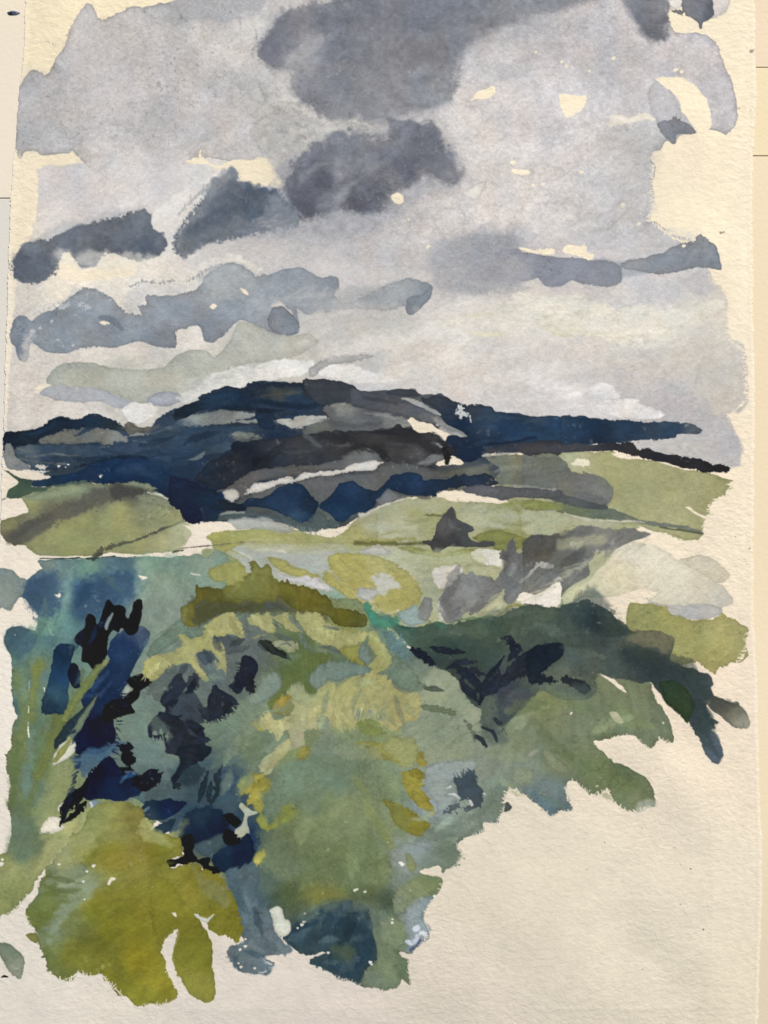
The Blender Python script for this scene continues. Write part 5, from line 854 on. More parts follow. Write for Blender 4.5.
leaves('bush', 'R', '899a86', '200,600,330,540,18 220,680,380,620,22 150,740,280,700,22 300,640,440,560,20 380,560,480,520,16', soft=1.6, al=.55)
leaves('bush', 'R', '75876f', '300,700,400,660,20 250,760,380,720,22 430,600,540,520,20 480,480,560,440,22 330,380,250,420,16', soft=2, al=.5)
# round grey greens
P('bush', 'Q', '6d8269', '335,520 345,470 380,405 450,362 520,348 600,340 650,375 662,430 640,500 600,560 560,580 510,580 475,545 440,530 410,570 380,605 350,600 335,560', soft=5, rag=4, al=.8, mot=.12, edge=0)
P('bush', 'Q', '7f8e80', '520,330 570,250 620,250 640,300 700,310 680,340 600,340', soft=3, al=.5)
P('bush', 'Q', '8c9674', '600,310 660,280 720,290 790,310 800,360 720,350 660,360', soft=2.4, rag=2, al=.6, hair=.6)
P('bush', 'R', '8a967c', '150,215 180,180 240,150 300,185 380,195 425,225 445,265 452,310 425,360 380,372 270,372 250,330 235,290 200,260', soft=2, rag=1.6, edge=0, al=.9)
P('bush', 'R', '94a19e', '262,385 300,370 360,362 420,358 460,375 450,400 380,430 360,465 350,500 385,520 345,560 330,580 290,592 300,560 310,540 280,500 248,465 262,432', soft=1.6, rag=1.5, al=.9)
P('bush', 'R', '250,50,8f9b82 350,50,8f9a80 400,160,909c80 450,190,939e85 300,120,8e9a7e 270,180,8b977c', '245,40 275,15 300,-5 345,5 375,30 398,60 400,95 430,112 452,138 480,160 486,185 470,215 440,220 418,208 385,202 300,192 240,165 222,130 218,100 240,80', rag=1, edge=.04)
P('bush', 'R', '5a6654', '250,62 285,60 320,72 337,84 310,86 270,80', soft=.6, rag=.6)
P('bush', 'R', '6f7d60', '238,142 290,138 340,145 382,165 384,182 345,172 300,168 262,158', soft=.7, rag=.7, hair=.8)
Ln('bush', 'R', '5b6457', '418,205,2 440,225,7 455,250,5 460,280,8', soft=1.6, al=.8)
P('bush', 'R', '6f8472', '60,0 140,-60 200,-20 240,30 255,70 220,88 160,78 120,40', soft=1.5, rag=1.2, al=.9)
P('bush', 'R', '44525a', '373,442 400,425 440,395 458,420 468,450 492,490 490,515 470,548 455,548 440,520 405,512 385,490 380,465', soft=1.2, rag=1.8, dry=1.8)
fringe('bush', 'R', '44525a', '380,440 400,425 450,405 470,440', 120, ln=6, r=1.1, step=2.6, seed=51, al=.9)
P('bush', 'R', '55626a', '342,568 365,545 395,535 430,545 460,555 400,560 365,572', soft=1, rag=1.3, dry=1)
for s_ in ('345,472,3 360,466,5', '350,495,3 372,495,6 390,508,5', '498,493,6 502,495,5', '440,525,5 448,540,5'):
    Ln('paper_sheet', 'R', 'd5d8d3', s_, soft=.6, rag=.8)
P('greenbush', 'R', '4d5654', '572,560 580,530 600,535 608,552 590,565', rag=.8)
dots('bush', 'V', '7d8a70', '535,103,5 502,133,4 518,128,3')
# bottom of the bush
P('bluebase', 'U', '250,200,4c626c 260,300,5c707c 250,400,4f6369 330,450,6a7980 280,500,67777e 220,490,64737c 230,250,47606c', '180,150 240,140 300,120 320,180 310,240 330,300 362,310 372,360 382,400 405,430 450,470 430,486 395,490 350,488 328,500 345,515 378,520 368,545 345,565 310,560 290,560 245,552 215,530 198,495 196,470 205,455 245,440 262,425 240,360 215,300 195,230', soft=1.5, rag=1.4, edge=.06, mot=.13)
P('bluebase', 'U', '450,400,2f4752 600,330,35494d 700,400,2d4450 560,450,33474f 650,500,3d4f4a 700,550,2f4652 620,290,40555c 840,420,33474d', '413,420 440,400 480,365 510,330 545,308 600,285 680,278 735,295 765,325 775,370 785,430 792,500 770,520 735,570 715,598 680,585 640,575 590,552 550,535 518,515 545,498 582,480 560,478 520,485 500,490 450,452', rag=1.1, edge=.05, mot=.15)
leaves('bluebase', 'U', '263c4a', '560,310,430,420,34 640,300,560,420,40 700,330,640,460,44 740,400,700,540,36 600,470,690,580,34 540,510,640,560,20', soft=1.2, al=.7)
leaves('bluebase', 'U', '47606a', '600,300,680,330,16 720,320,760,400,16 480,410,540,370,12 560,440,640,430,16 640,520,560,520,12', soft=1.4, al=.55)
leaves('bluebase', 'U', '5b7178', '260,250,300,400,30 220,200,240,330,24 300,420,400,470,26 260,440,220,530,24 310,500,290,560,16', soft=1.6, al=.55)
leaves('bluebase', 'U', '3c545f', '230,240,280,330,16 300,300,330,400,16 260,470,340,500,14 220,470,240,540,12', soft=1.3, al=.6)
P('bluebase', 'U', '4a5a44', '600,470 660,440 700,470 680,520 630,510', soft=4, rag=3, al=.6)
P('paper_sheet', 'U', 'd9dbc8', '358,308 370,298 388,291 408,303 415,325 420,342 436,345 442,362 446,382 438,400 420,415 400,412 385,398 376,380 372,350 366,325', rag=.9)
P('bluebase', 'V', '6c7c60', '182,400 172,385 190,370 250,325 290,350 312,370 310,405 300,445 268,462 255,475 262,520 285,560 282,600 268,622 215,632 180,620 130,608 122,592 150,550 190,512 188,450', rag=1.1, al=.3)
P('bush', 'V', '200,390,7a896e 260,400,7c8b68 220,480,6f7f60 240,560,7d8c68 170,580,738370 290,550,647458', '172,392 200,360 250,325 290,350 312,375 308,410 300,445 268,465 280,490 310,510 305,540 318,575 325,612 285,588 280,605 268,622 230,625 215,634 195,620 140,618 122,595 150,550 190,512 186,450', soft=.8, rag=1.2, edge=.06)
P('bush', 'V', '280,260,7c8a70 400,200,75845a 340,240,7d8b66', '255,290 262,250 300,200 370,170 440,182 446,200 430,225 400,242 355,262 320,280 300,310 270,325 252,320', soft=1, rag=1.1, edge=.04)
P('bush', 'V', '8b9a9e', '300,320 330,285 380,262 412,258 395,285 378,310 372,345 400,390 355,450 320,480 300,465 310,420 300,370', soft=1.2, rag=1.2, al=.85)
P('bush', 'V', '470,80,72826c 400,110,7f8e80 300,70,8e9a98 350,60,8f9a9c', '240,90 290,50 360,40 440,20 505,50 528,88 505,118 470,140 440,135 375,155 330,170 290,180 250,140', soft=1.6, rag=1.3, al=.7)
P('bush', 'V', '868c4f', '300,85 325,90 345,130 330,160 308,140', soft=1.5, al=.7)
P('paper_sheet', 'V', 'paper', '362,160 375,148 400,145 430,136 445,145 440,160 410,168 380,172', rag=.8)
dots('paper_sheet', 'V', 'e2e2da', '282,120,6 288,128,7 418,256,5 98,230,6 138,236,5 160,520,6 165,528,4 250,345,3 247,358,5 232,40,3 318,232,2', al=1)
for s_ in ('335,385,8 348,378,9', '305,432,8 325,436,12 345,425,9', '345,410,8 352,425,7', '370,400,7 378,404,5'):
    Ln('bush', 'V', 'c6cdd9', s_, soft=.9, rag=1, edge=0)
Ln('bush', 'V', '4d5c80', '325,465,6 350,445,6 360,430,4', soft=1.2, al=.8)
dots('paper_sheet', 'U', 'paper', '500,325,4 495,355,6 487,368,6 472,382,4 706,228,5 740,236,4 592,480,5 235,440,6 262,425,4 240,465,5 262,455,5 300,545,5 245,535,5 238,520,4')
fringe('paper_sheet', 'U', 'cfd0cc', '330,500 380,540 320,560', 170, ln=6, r=.8, step=4, seed=61, al=.8)
# blue trunk and blacks
P('bluetrunk', 'K', '260,520,1b3048 240,620,203d5c 230,700,2b4a5c 200,750,1c3348', '222,520 235,500 262,495 295,497 298,515 285,560 282,620 272,680 275,720 262,770 240,776 205,776 172,770 172,730 185,690 200,620', rag=.9, edge=.10, mot=.14)
P('bluetrunk', 'K', '570,450,43566f 500,500,22365a 450,600,1a2f50 400,700,172845 350,850,0f1a32 440,700,182a47 540,560,223858 400,860,111c33 560,420,566a80 480,640,1e3354',
 '435,500 450,470 490,440 530,425 560,418 590,428 604,455 590,490 565,530 545,570 530,600 512,650 500,690 470,740 450,780 462,830 460,880 440,910 400,932 350,935 310,935 298,900 300,850 322,800 340,760 322,722 330,700 370,660 400,600 425,570 440,555 425,530', rag=1, edge=.08, mot=.13)
for s_ in ('330,705,5 400,700,8 440,650,6', '370,680,6 430,610,8'):
    Ln('bluetrunk', 'K', '3a5580', s_, soft=2.5, al=.5, hair=.5)
P('bluetrunk', 'K', '9cae9c', '500,720 480,700 495,670 510,655 525,680 520,700', soft=.8, al=.8)
P('bluetrunk', 'K', '12141c', '295,475 302,455 335,430 340,400 350,376 372,380 390,418 405,370 420,328 435,320 455,340 492,340 503,360 500,382 515,388 540,325 560,310 573,325 568,370 555,430 535,455 510,457 490,432 478,450 455,440 440,460 435,505 420,560 400,585 380,602 362,592 350,572 328,567 322,540 328,510 300,490', rag=.9, edge=0, mot=.25)
P('bluetrunk', 'K', '8a9c9c', '422,440 418,425 430,395 448,372 453,380 440,410 430,438', soft=.6, rag=.5)
Ln('bluetrunk', 'K', '8fa0a0', '485,440,5 478,452,3', soft=.7, rag=.5)
P('bluetrunk', 'K', '1a2231', '272,605 285,573 300,568 312,580 325,622 322,665 298,672 280,650', rag=.8, mot=.2)
for s_ in ('430,565,5 395,590,14 350,650,16 300,730,16 265,800,14', '330,600,8 330,650,10'):
    Ln('leftplants', 'K', '75834a', s_, soft=1.4, rag=1.3, hair=.5)
P('leftplants', 'K', '8a9668', '395,590 420,565 435,562 425,580 400,598 375,620', soft=.8)
P('bluetrunk', 'c', '200,480,131d3a 300,420,10152c 350,430,151a30', '158,552 160,480 200,420 240,370 300,325 340,340 372,380 382,430 360,480 320,505 280,522 230,512 190,540', rag=.9, mot=.18)
P('bluetrunk', 'c', '520,110,14141a 400,280,17171e 330,330,13141f', '455,128 478,98 540,78 560,96 606,125 590,140 560,158 532,180 520,222 484,262 502,308 470,318 440,325 410,345 350,372 318,362 308,310 350,245 420,225 448,205 490,168', rag=.9, edge=0, mot=.25)
P('bluetrunk', 'c', 'a3b09f', '430,205 450,152 476,166 466,195 432,226', rag=.5, soft=.7)
P('bluetrunk', 'O', '2a3a40', '222,318 222,280 260,220 320,160 375,110 392,98 380,130 330,190 300,240 280,270 250,290', rag=.9, soft=.7)
P('leftplants', 'O', '6e8068', '270,275 310,210 350,150 392,100 370,150 335,220 305,262 290,285', rag=.8, soft=.6)
P('paper_sheet', 'O', 'dcdcc8', '213,382 215,345 240,300 270,275 285,262 292,285 302,283 304,320 270,355 240,370', rag=.8)
Ln('leftplants', 'O', '9b9f55', '222,362,9 250,325,13 283,275,6', soft=.8, rag=.7)
P('leftplants', 'O', '41617f', '295,360 350,325 420,300 480,282 500,300 460,330 400,380 370,400 340,430 320,400', soft=2, rag=2, al=.85, hair=.6)
P('bluetrunk', 'O', '440,450,13243f 390,420,10192c 470,500,12243f', '335,465 345,435 380,395 420,352 440,340 470,380 500,420 560,440 575,470 555,505 520,515 480,530 440,520 383,517 350,520 320,500', rag=1.2, mot=.22, edge=0)
leaves('bluetrunk', 'c', '15181f', '500,740,665,670,52 440,560,505,600,44 560,700,640,650,34 420,640,540,700,36', mot=.3)
leaves('bluetrunk', 'c', '141b22', '405,512,502,520,27', mot=.2)
leaves('bluetrunk', 'O', '12181f', '330,470,243,622,22 345,530,250,612,17 320,495,262,580,15 318,474,255,522,11 350,440,300,560,16', mot=.2)
leaves('bluetrunk', 'c', '23497c', '425,690,520,672,14', soft=1.2, al=.8)
for s_ in ('505,410,6 530,405,4 545,412,3', '480,450,4 500,425,4'):
    Ln('bluetrunk', 'O', '5a7a9a', s_, soft=1.2, al=.7)
leaves('bush', 'W', '7f9078', '240,735,225,765,6 262,720,245,748,6 285,735,262,752,6 230,770,222,795,6 255,760,246,790,5 290,700,270,712,6', soft=1.6, al=.55)
leaves('bush', 'W', '617866', '300,700,275,725,6 250,770,240,800,6 345,690,330,705,5 360,640,385,655,5 330,650,350,662,5 300,655,280,668,5 225,750,210,770,6', soft=1.6, al=.5)
leaves('bush', 'W', '6d7d4f', '320,850,300,890,9 345,840,340,890,10 370,830,380,880,9 390,800,405,840,8 300,800,285,840,8 330,790,315,830,8', soft=3, al=.4)
leaves('bush', 'W', '8a9668', '340,800,330,840,7 365,790,370,830,7 310,810,300,850,7 385,770,398,805,6 350,850,352,880,6', soft=3, al=.4)
leaves('leftplants', 'W', '56706c', '45,600,35,640,5 60,580,80,560,5 100,570,120,590,5 25,660,30,700,4', soft=2, al=.45)
# ---------------------------------------------------------------- light yellow green leaf strokes
TC1 = dict(soft=.7, rag=1.4, hair=.9, mot=.08, edge=.04)
P('tufts', 'Y', '250,350,a5a468 400,280,a3a365 500,240,a6a66c 220,420,a8a866 460,380,9c9f6c', '165,425 180,395 200,370 240,355 285,345 312,322 302,290 312,282 335,288 350,300 392,290 400,265 420,242 450,215 500,203 532,215 552,250 558,288 545,304 520,292 480,288 440,285 430,312 455,330 482,352 492,390 485,418 455,418 462,400 452,375 430,350 385,350 365,365 380,395 405,430 412,458 392,458 370,425 350,400 315,402 272,398 245,420 222,448 190,468 178,450', **TC1)
P('tufts', 'Y', 'a3a46c', '556,225 580,210 640,202 662,215 660,240 672,262 665,276 645,275 610,255 575,240', **TC1)
P('tufts', 'Y', 'a4a56d', '655,212 705,200 735,215 750,232 790,245 780,275 740,270 715,262 695,240 670,225', **TC1)
fringe('tufts', 'Y', 'a3a46c', '640,235 700,235 760,265', -35, ln=12, r=1.4, step=3, seed=71)
Ln('tufts', 'Y', '969f78', '570,302,2 600,295,3 640,280,2', soft=.6)
P('tufts', 'L', 'a6a66c', '465,385 480,373 530,370 570,380 600,418 650,440 740,450 745,478 690,500 620,512 570,498 530,490 500,450', **TC1)
P('tufts', 'L', '9aa07a', '365,492 440,474 470,490 476,512 455,530 410,520 380,505', **TC1)
Ln('bush', 'L', '6f7b70', '395,500,3 430,492,4 450,505,3', soft=.8)
Ln('bushdark', 'L', '333a34', '320,488,4 345,490,12 380,525,10 425,552,4', soft=.8)
fringe('tufts', 'L', 'a6a66c', '470,380 530,450 600,490 700,480', -50, ln=13, r=1.5, step=3.4, seed=72)
P('tufts', 'Z', 'a3a464', '298,272 330,280 345,310 370,345 388,385 380,410 345,432 320,442 312,400 330,372 305,330', **TC1)
P('bush', 'L', '9b9a48', '640,520 680,505 720,500 715,545 745,580 700,565 665,545', soft=1.2, rag=1.4, al=.9)
P('bush', 'Z', '74877c', '262,350 280,325 305,322 312,350 318,380 300,402 275,385', soft=1.2)
P('tufts', 'Q', '470,80,98a47a 380,200,b0b078 340,220,a9a973 450,170,a8a978 600,120,a6a66a 700,80,aaa86a 800,50,a9a76c 900,120,a6a36c 880,200,a9a36a 640,190,b0ae72 480,260,a5a580 340,370,a6a97e 400,340,9aa378',
 '433,92 450,60 472,48 495,72 515,98 540,100 560,70 592,48 615,60 640,68 665,40 700,22 740,22 780,5 820,20 850,50 880,82 940,88 962,110 950,190 920,205 890,205 872,245 830,232 800,205 790,165 750,140 720,145 690,165 700,215 690,228 660,210 640,232 610,205 580,185 555,205 548,238 500,240 496,300 460,312 430,328 '
 '400,355 378,375 352,415 322,405 310,380 345,340 400,308 438,280 436,245 402,252 395,285 372,258 312,226 328,190 362,165 378,195 405,200 438,182 455,150 450,125', **TC1)
P('tufts', 'Q', '97a37c', '433,92 450,60 472,48 495,72 520,100 500,130 465,130', soft=1, al=.8)
P('bush', 'Q', '8b9c8c', '548,200 575,180 595,200 590,240 560,245', soft=1.6, al=.7)
fringe('tufts', 'Q', 'a9a86c', '600,205 640,232 690,222 720,150', -75, ln=6, r=1.2, step=2.4, seed=73)
fringe('tufts', 'Q', 'c3bf82', '690,165 720,140 760,148', -85, ln=7, r=.7, step=2.2, seed=74)
fringe('bush', 'R', '7f8f84', '-20,185 20,180 60,185 90,195', 80, ln=9, r=.8, step=2.2, seed=75)
P('tufts', 'R', '9a9e62', '78,300 100,280 132,260 170,272 200,265 225,290 238,320 225,355 215,375 180,382 150,365 118,345', soft=1.6, rag=1.5, hair=.8, al=.9)
fringe('tufts', 'R', '98a066', '150,375 220,385', -30, ln=9, r=1.2, step=3, seed=76, al=.8)
for s_, an, sd in (('165,450 230,430 280,400', -110, 81), ('370,395 410,450', -70, 82), ('440,390 490,420', -80, 83)):
    fringe('tufts', 'Y', 'a2a266', s_, an, ln=7, r=1.2, step=2.6, seed=sd)
# ---------------------------------------------------------------- olive bush, lower left
T2C = ('150,350,6b7a3c 200,200,6f7f45 170,250,75855a 250,150,7d8c6c 330,200,8a9a7a 250,350,74804d 200,400,7c8a68 200,500,6b7a45 350,80,7a7f30 450,100,8c8430 550,80,87803a 640,80,7c7d2c 700,120,858333 400,300,7f7f25 '
 '500,350,827f26 600,300,857f26 700,250,837e30 450,450,767525 550,500,8b8424 300,480,77782a 650,600,8f8a2a 560,650,87862a 480,600,7c7e28 740,450,7f7e2a 750,600,8c8c3a 480,0,8a8a48 400,-60,8d9455 560,-20,868040 330,30,7c8550 240,60,7d8c70 800,200,7f7d2c 860,350,7c7a26 840,500,7d7c28 840,620,8f8f40')
P('olivebush', 'T', T2C, '268,55 290,15 320,0 335,-40 350,-80 380,-105 420,-118 480,-120 550,-115 572,-90 580,-60 598,-20 640,5 700,20 722,40 730,90 668,110 690,140 740,130 790,125 840,150 900,190 930,250 958,320 972,380 955,425 935,410 915,400 888,395 830,360 810,340 790,325 775,325 800,350 832,400 848,470 848,540 862,620 860,662 835,675 785,660 752,632 735,600 '
 '705,540 692,490 708,430 712,382 690,395 662,425 648,480 660,510 670,552 708,612 716,640 705,668 690,672 640,690 600,686 580,698 540,694 510,668 480,650 455,618 440,598 420,590 400,565 370,573 340,572 310,556 300,562 282,590 235,582 210,556 186,548 182,500 172,470 150,438 130,410 138,382 108,350 104,312 130,275 150,235 165,185 200,130', rag=1.7, edge=.08, mot=.09, gran=.05)
P('olivebush', 'T', '7f8d6a', '180,190 240,140 300,120 340,130 350,160 300,190 250,200 190,215', soft=1.5, rag=1.3, al=.8)
P('olivebush', 'T', '6d7b3c', '165,250 200,210 260,215 340,230 330,265 250,280 200,330 160,360 112,340 130,290', soft=2, rag=1.5, al=.75)
P('olivebush', 'T', '8a9a80', '250,200 330,185 420,200 380,250 300,300 240,380 200,440 190,400 220,330 280,260 230,240', soft=3.5, rag=2.5, al=.7)
for s_, c_ in (('400,260,40 560,230,50 680,220,40', '827e2c'), ('450,400,50 560,420,50', '827f24'), ('480,540,14 490,580,12', '62662a'), ('640,560,20 690,580,14', '938f2e'), ('450,120,24 540,110,20', '8e8632'), ('260,500,30 360,520,24', '7a7c2c')):
    Ln('olivebush', 'T', c_, s_, soft=6, rag=4, edge=0, al=.55)
P('olivebush', 'U', '20,250,7d7c28 60,400,7b7a26 100,500,7f7e28 80,620,8d8c38', '-120,180 -40,200 20,280 60,325 100,380 122,430 130,480 128,540 140,610 145,655 125,675 95,670 50,652 20,615 -40,500 -100,400', soft=1, rag=1.1, edge=.08, al=.8)
P('olivebush', 'O', 'a2a56a', '250,700 300,650 345,640 370,700 340,760 290,790 230,800', soft=4, rag=3, al=.6, edge=0)
P('olivebush', 'O', 'a3a768', '575,595 640,650 705,690 690,705 600,690 560,650', soft=2.5, rag=2, al=.7, edge=0)
leaves('olivebush', 'T', '66753f', '190,170,330,200,12 180,210,330,225,12 160,250,300,240,11 130,290,250,300,14 150,330,250,330,12 120,345,200,370,12 180,400,230,420,10', soft=1.4, al=.55)
leaves('olivebush', 'T', '90a084', '230,215,330,190,6 210,260,330,262,5 220,320,300,300,6 200,380,260,340,7', soft=1.2, al=.6)
leaves('olivebush', 'T', '7c7a28', '420,80,520,60,26 560,60,660,70,26 600,150,700,120,20 380,250,460,200,30 640,330,700,270,22', soft=3, al=.5)
P('paper_sheet', 'T', 'paper', '650,480 655,450 668,422 690,400 714,380 712,410 700,445 690,490 690,520 702,560 720,600 768,650 800,690 740,700 716,672 718,640 705,612 690,590 668,552 660,510', rag=1)
P('paper_sheet', 'T', 'paper', '430,205 436,188 445,178 463,180 462,188 448,192 440,208', rag=.5)
P('paper_sheet', 'T', 'paper', '688,318 705,318 710,335 700,330', rag=.5)
dots('paper_sheet', 'T', 'dfe0d2', '373,132,6 350,155,4 333,195,5 340,263,4 238,127,3 4,128,8 8,112,5')
P('olivebush', 'U', '7f7d28', '108,350 160,322 200,335 232,400 238,438 215,430 195,408 160,412 118,385 112,365', rag=1, edge=.05)
Ln('paper_sheet', 'U', 'd9dacb', '60,325,4 90,345,7 110,352,6 135,328,3', soft=.7, rag=.8)
P('olivebush', 'U', '80846 0'.replace(' ', ''), '50,130 100,170 150,190 185,230 190,300 150,280 90,240 60,180', soft=3, al=.5)
Ln('olivebush', 'T', '9a9a4e', '510,110,4 522,122,4', soft=.8)
P('leafdab', 'T', '40,470,74806a 60,540,8d9883 20,500,7c8872', '-20,446 20,444 45,450 75,475 95,500 100,530 88,582 70,580 48,560 25,535 5,500 -20,470', soft=.8, edge=.12)
Ln('leafdab', 'T', '22262c', '6,580,3 16,576,6 30,579,3', soft=.4, rag=.5)
P('leafdab', 'T', '878a48', '106,406 125,402 148,402 158,432 140,440 118,425')
# small spatters on the bare sheet
dots('paper_sheet', 'S', '6e675c', '571,482,3 502,287,1.5 387,178,1.6 276,220,1.5 487,237,1.5 388,603,1.5 535,300,1.2 503,405,1.2 225,303,1.2')
dots('paper_sheet', 'C', '8a8478', '625,702,4 632,696,3 683,322,3 718,152,6 715,330,1.5', al=.8)
dots('paper_sheet', 'J', '8a8478', '655,560,2 705,600,3', al=.8)
Ln('paper_sheet', 'G', '55524c', '-4,526,2 8,520,3 20,515,2', soft=.5, rag=.6)

leaves('tufts', 'Y', 'adad74', '230,400,180,450,16 270,380,225,430,16 320,350,285,395,14 350,340,400,440,16 420,300,480,400,18 440,260,400,320,16 500,220,555,290,18 470,230,430,270,14 580,215,650,270,15 690,215,760,270,14', soft=.8, al=.75)
leaves('tufts', 'Q', 'b0ad78', '560,150,500,230,20 600,110,620,220,22 660,120,700,210,20 720,90,760,150,16 480,180,420,200,14 440,280,350,400,24 360,180,330,235,16 400,210,395,280,13', soft=.9, al=.7)
leaves('tufts', 'Q', '98a374', '540,120,470,100,18 580,180,560,240,16 700,60,780,50,18 820,120,860,220,20 900,130,940,190,18 760,170,800,210,12', soft=1, al=.6)
leaves('tufts', 'Z', '9fa36a', '300,280,370,380,12 320,370,345,425,10 80,220,190,310,14 160,270,260,320,12', soft=.9, al=.7)
leaves('bush', 'Z', '697c68', '270,500,240,590,12 400,520,440,640,14 330,560,380,640,12 150,500,120,600,12', soft=1.4, al=.45)
leaves('crown', 'L', '666426', '480,270,600,330,18 620,360,740,400,18 90,270,70,330,14 150,280,160,340,14 400,260,470,310,16', soft=1.2, al=.6)
leaves('crown', 'L', '838648', '300,175,280,260,12 340,195,330,260,12 240,250,200,300,14 30,340,20,400,10', soft=1, al=.6)
leaves('bush', 'M', '56786f', '60,370,150,400,12 100,440,190,540,14 40,420,110,470,10', soft=1.4, al=.6, dry=1)

leaves('bush', 'L', '616f68', '258,385,285,475,12 372,400,390,440,6 440,385,500,470,11 470,455,545,525,13 385,455,455,480,12 560,505,650,535,10 230,470,270,500,12 640,440,560,425,6', soft=1, al=.8)
leaves('bush', 'L', '93863a', '440,700,390,755,20', soft=1, al=.9)
leaves('bushdark', 'Y', '343d42', '440,300,470,350,16 500,330,560,300,14 400,350,430,400,10 330,400,300,440,14 610,310,640,350,12', soft=1.1, al=.6)
fringe('bushdark', 'a', '262d38', '640,240 650,320 600,390 650,430', 200, ln=4, r=1.1, step=2.4, jit=.5, seed=320, soft=.7)
fringe('bushdark', 'a', '262d38', '120,690 160,690 200,680 220,740', -95, ln=4, r=1.1, step=2.2, jit=.3, seed=321, soft=.7)
fringe('bushdark', 'a', '262d38', '450,610 560,570 630,500', -30, ln=5, r=1, step=2.4, jit=.4, seed=322, soft=.7)
fringe('paper_sheet', 'T', 'paper', '232,588 282,594 310,562 370,578 405,570 450,612 500,665 545,702 600,692 660,685 700,672', 80, ln=3.6, r=.8, step=1.9, jit=.6, seed=331)
fringe('paper_sheet', 'T', 'paper', '105,330 112,360 145,395', 10, ln=3, r=.7, step=2, jit=.6, seed=332)
fringe('paper_sheet', 'T', 'paper', '0,338 40,325 78,292 130,238', 120, ln=3, r=.8, step=2, jit=.6, seed=333)
fringe('paper_sheet', 'S', 'paper', '2,62 62,102 92,124 112,142 152,134 188,122 166,92 160,50', 95, ln=3, r=.8, step=1.9, jit=.7, seed=334)
fringe('paper_sheet', 'S', 'paper', '180,36 212,62 242,82 286,68 312,112 352,134 402,120', 100, ln=3.2, r=.8, step=1.9, jit=.6, seed=335)
fringe('paper_sheet', 'R', 'paper', '384,690 404,735 440,668 500,642 492,612 546,612 578,542 582,488 606,468', 130, ln=3, r=.7, step=2.2, jit=.6, seed=336)
fringe('paper_sheet', 'N', 'paper', '240,597 300,592 332,612 376,640 402,602 446,618', 95, ln=3.2, r=.8, step=1.9, jit=.5, seed=337)
fringe('paper_sheet', 'V', 'paper', '0,570 80,595 140,624 215,638 270,624 290,596 322,616 314,570 314,512', 75, ln=2.6, r=.7, step=2.2, jit=.6, seed=338)
fringe('paper_sheet', 'V', 'paper', '322,486 356,456 400,400 378,350 378,312 404,280 438,240 446,200', 150, ln=2.6, r=.7, step=2.2, jit=.6, seed=339)

leaves('bush', 'U', '5a6c5c', '480,350,560,290,26 560,300,660,270,24 700,290,760,300,20 770,350,800,430,18', soft=3.5, al=.6)
leaves('bluebase', 'U', '42565e', '430,430,520,380,18 520,470,600,440,18 640,560,720,500,18 690,430,760,400,16', soft=2, al=.6)
leaves('bluetrunk', 'K', '1d3050', '330,440,300,520,12 380,420,350,500,12 430,380,400,450,10', soft=1.5, al=.55)
leaves('leftplants', 'K', '4a6b78', '300,470,280,540,12 330,590,300,660,12 600,470,560,560,10', soft=1.6, al=.5)
fringe('bluetrunk', 'W', '1c2c48', '72,720 80,760 66,815', 215, ln=7, r=1.1, step=4, jit=.3, seed=401, soft=.8, al=.8)
fringe('bluetrunk', 'W', '15203a', '125,690 118,730 112,770', -25, ln=7, r=1.1, step=4.5, jit=.4, seed=402, soft=.8, al=.8)

# ================================================================ build the place
S = 0.0005                                            # metres per paper unit
SHEET_Z = 0.00025
def srgb2lin(c): return np.where(c <= 0.04045, c/12.92, ((c+0.055)/1.055)**2.4)
GAIN = np.array([.905, .895, .875], np.float32)    # paint reflectance = display colour / daylight on the table

# outline of the sheet: torn (deckle) left and right edges
LE = np.array([(-60, 26), (0, 25), (40, 24), (80, 20), (100, 17.5), (145, 15), (165, 12.5), (200, 10), (250, 8), (300, 7), (350, 5), (400, 4), (450, 2), (520, 0), (560, -2), (800, -8), (1100, -13)])
RE = np.array([(-60, 755), (60, 755.5), (90, 757), (120, 755.5), (160, 753), (200, 752.5), (300, 753), (330, 754), (400, 755), (470, 753.5), (560, 753), (620, 753.5), (680, 757), (740, 758), (800, 760), (850, 761.5), (900, 762), (960, 760), (1030, 758), (1100, 758)])
le = np.interp(ys, LE[:, 0], LE[:, 1]); re_ = np.interp(ys, RE[:, 0], RE[:, 1])
din = np.minimum(XX-le[:, None], re_[:, None]-XX)
din = din+0.5*N2+0.6*N3+0.2*N1+0.5*N4
din = np.minimum(din, np.minimum(YY-(V0+8), (V1-8)-YY)+0.5*N2)
cock = 0.0007*(N6+1)+0.0005*(noise(110, 77)+1)+0.0004*noise(35, 78)*np.clip(din/60, 0, 1)
Z = SHEET_Z+cock*np.clip(din/50, .12, 1)-0.0001*np.exp(-(np.maximum(din, 0)/1.6)**2)
# pigment grain: density dependent flocculation, back-runs, faint brush drag
lum = CAN.mean(-1); dens = np.clip((PAPER.mean(-1)-lum)/.55, 0, 1.15); wet = np.clip(WET, 0, 1)
Nf = noise(1.7, 91)*.6+noise(3.1, 92)*.6; patch = np.clip(.55+.8*N6+.5*N5b, .1, 1.4)
fl = np.clip(Nf-.28, 0, 1)*1.5
back = np.exp(-(noise(34, 93)+.35*noise(12, 94)+.12*N3)**2/.0028)*np.clip(N6*1.6+.25, 0, 1)
hatch = noise(2.1, 95, 4.5, 1, -.62)
ul = np.exp(-(((XX-150)/130)**2+((YY-90)/75)**2))               # the first wash settled in coarse grains
g = -wet*patch*fl*(.05+.10*ul+.13*dens*np.clip(lum*2, .3, 1)) - .045*wet*back + .018*wet*hatch + .02*wet*Nf*patch
CAN = CAN*(1+g[..., None])
lift_ = wet*np.clip(noise(2.4, 96)*.7+noise(5.5, 97)*.6-.62, 0, 1)*np.clip(N5+.1, 0, 1)*1.1       # tiny dry sparkles where the brush skipped
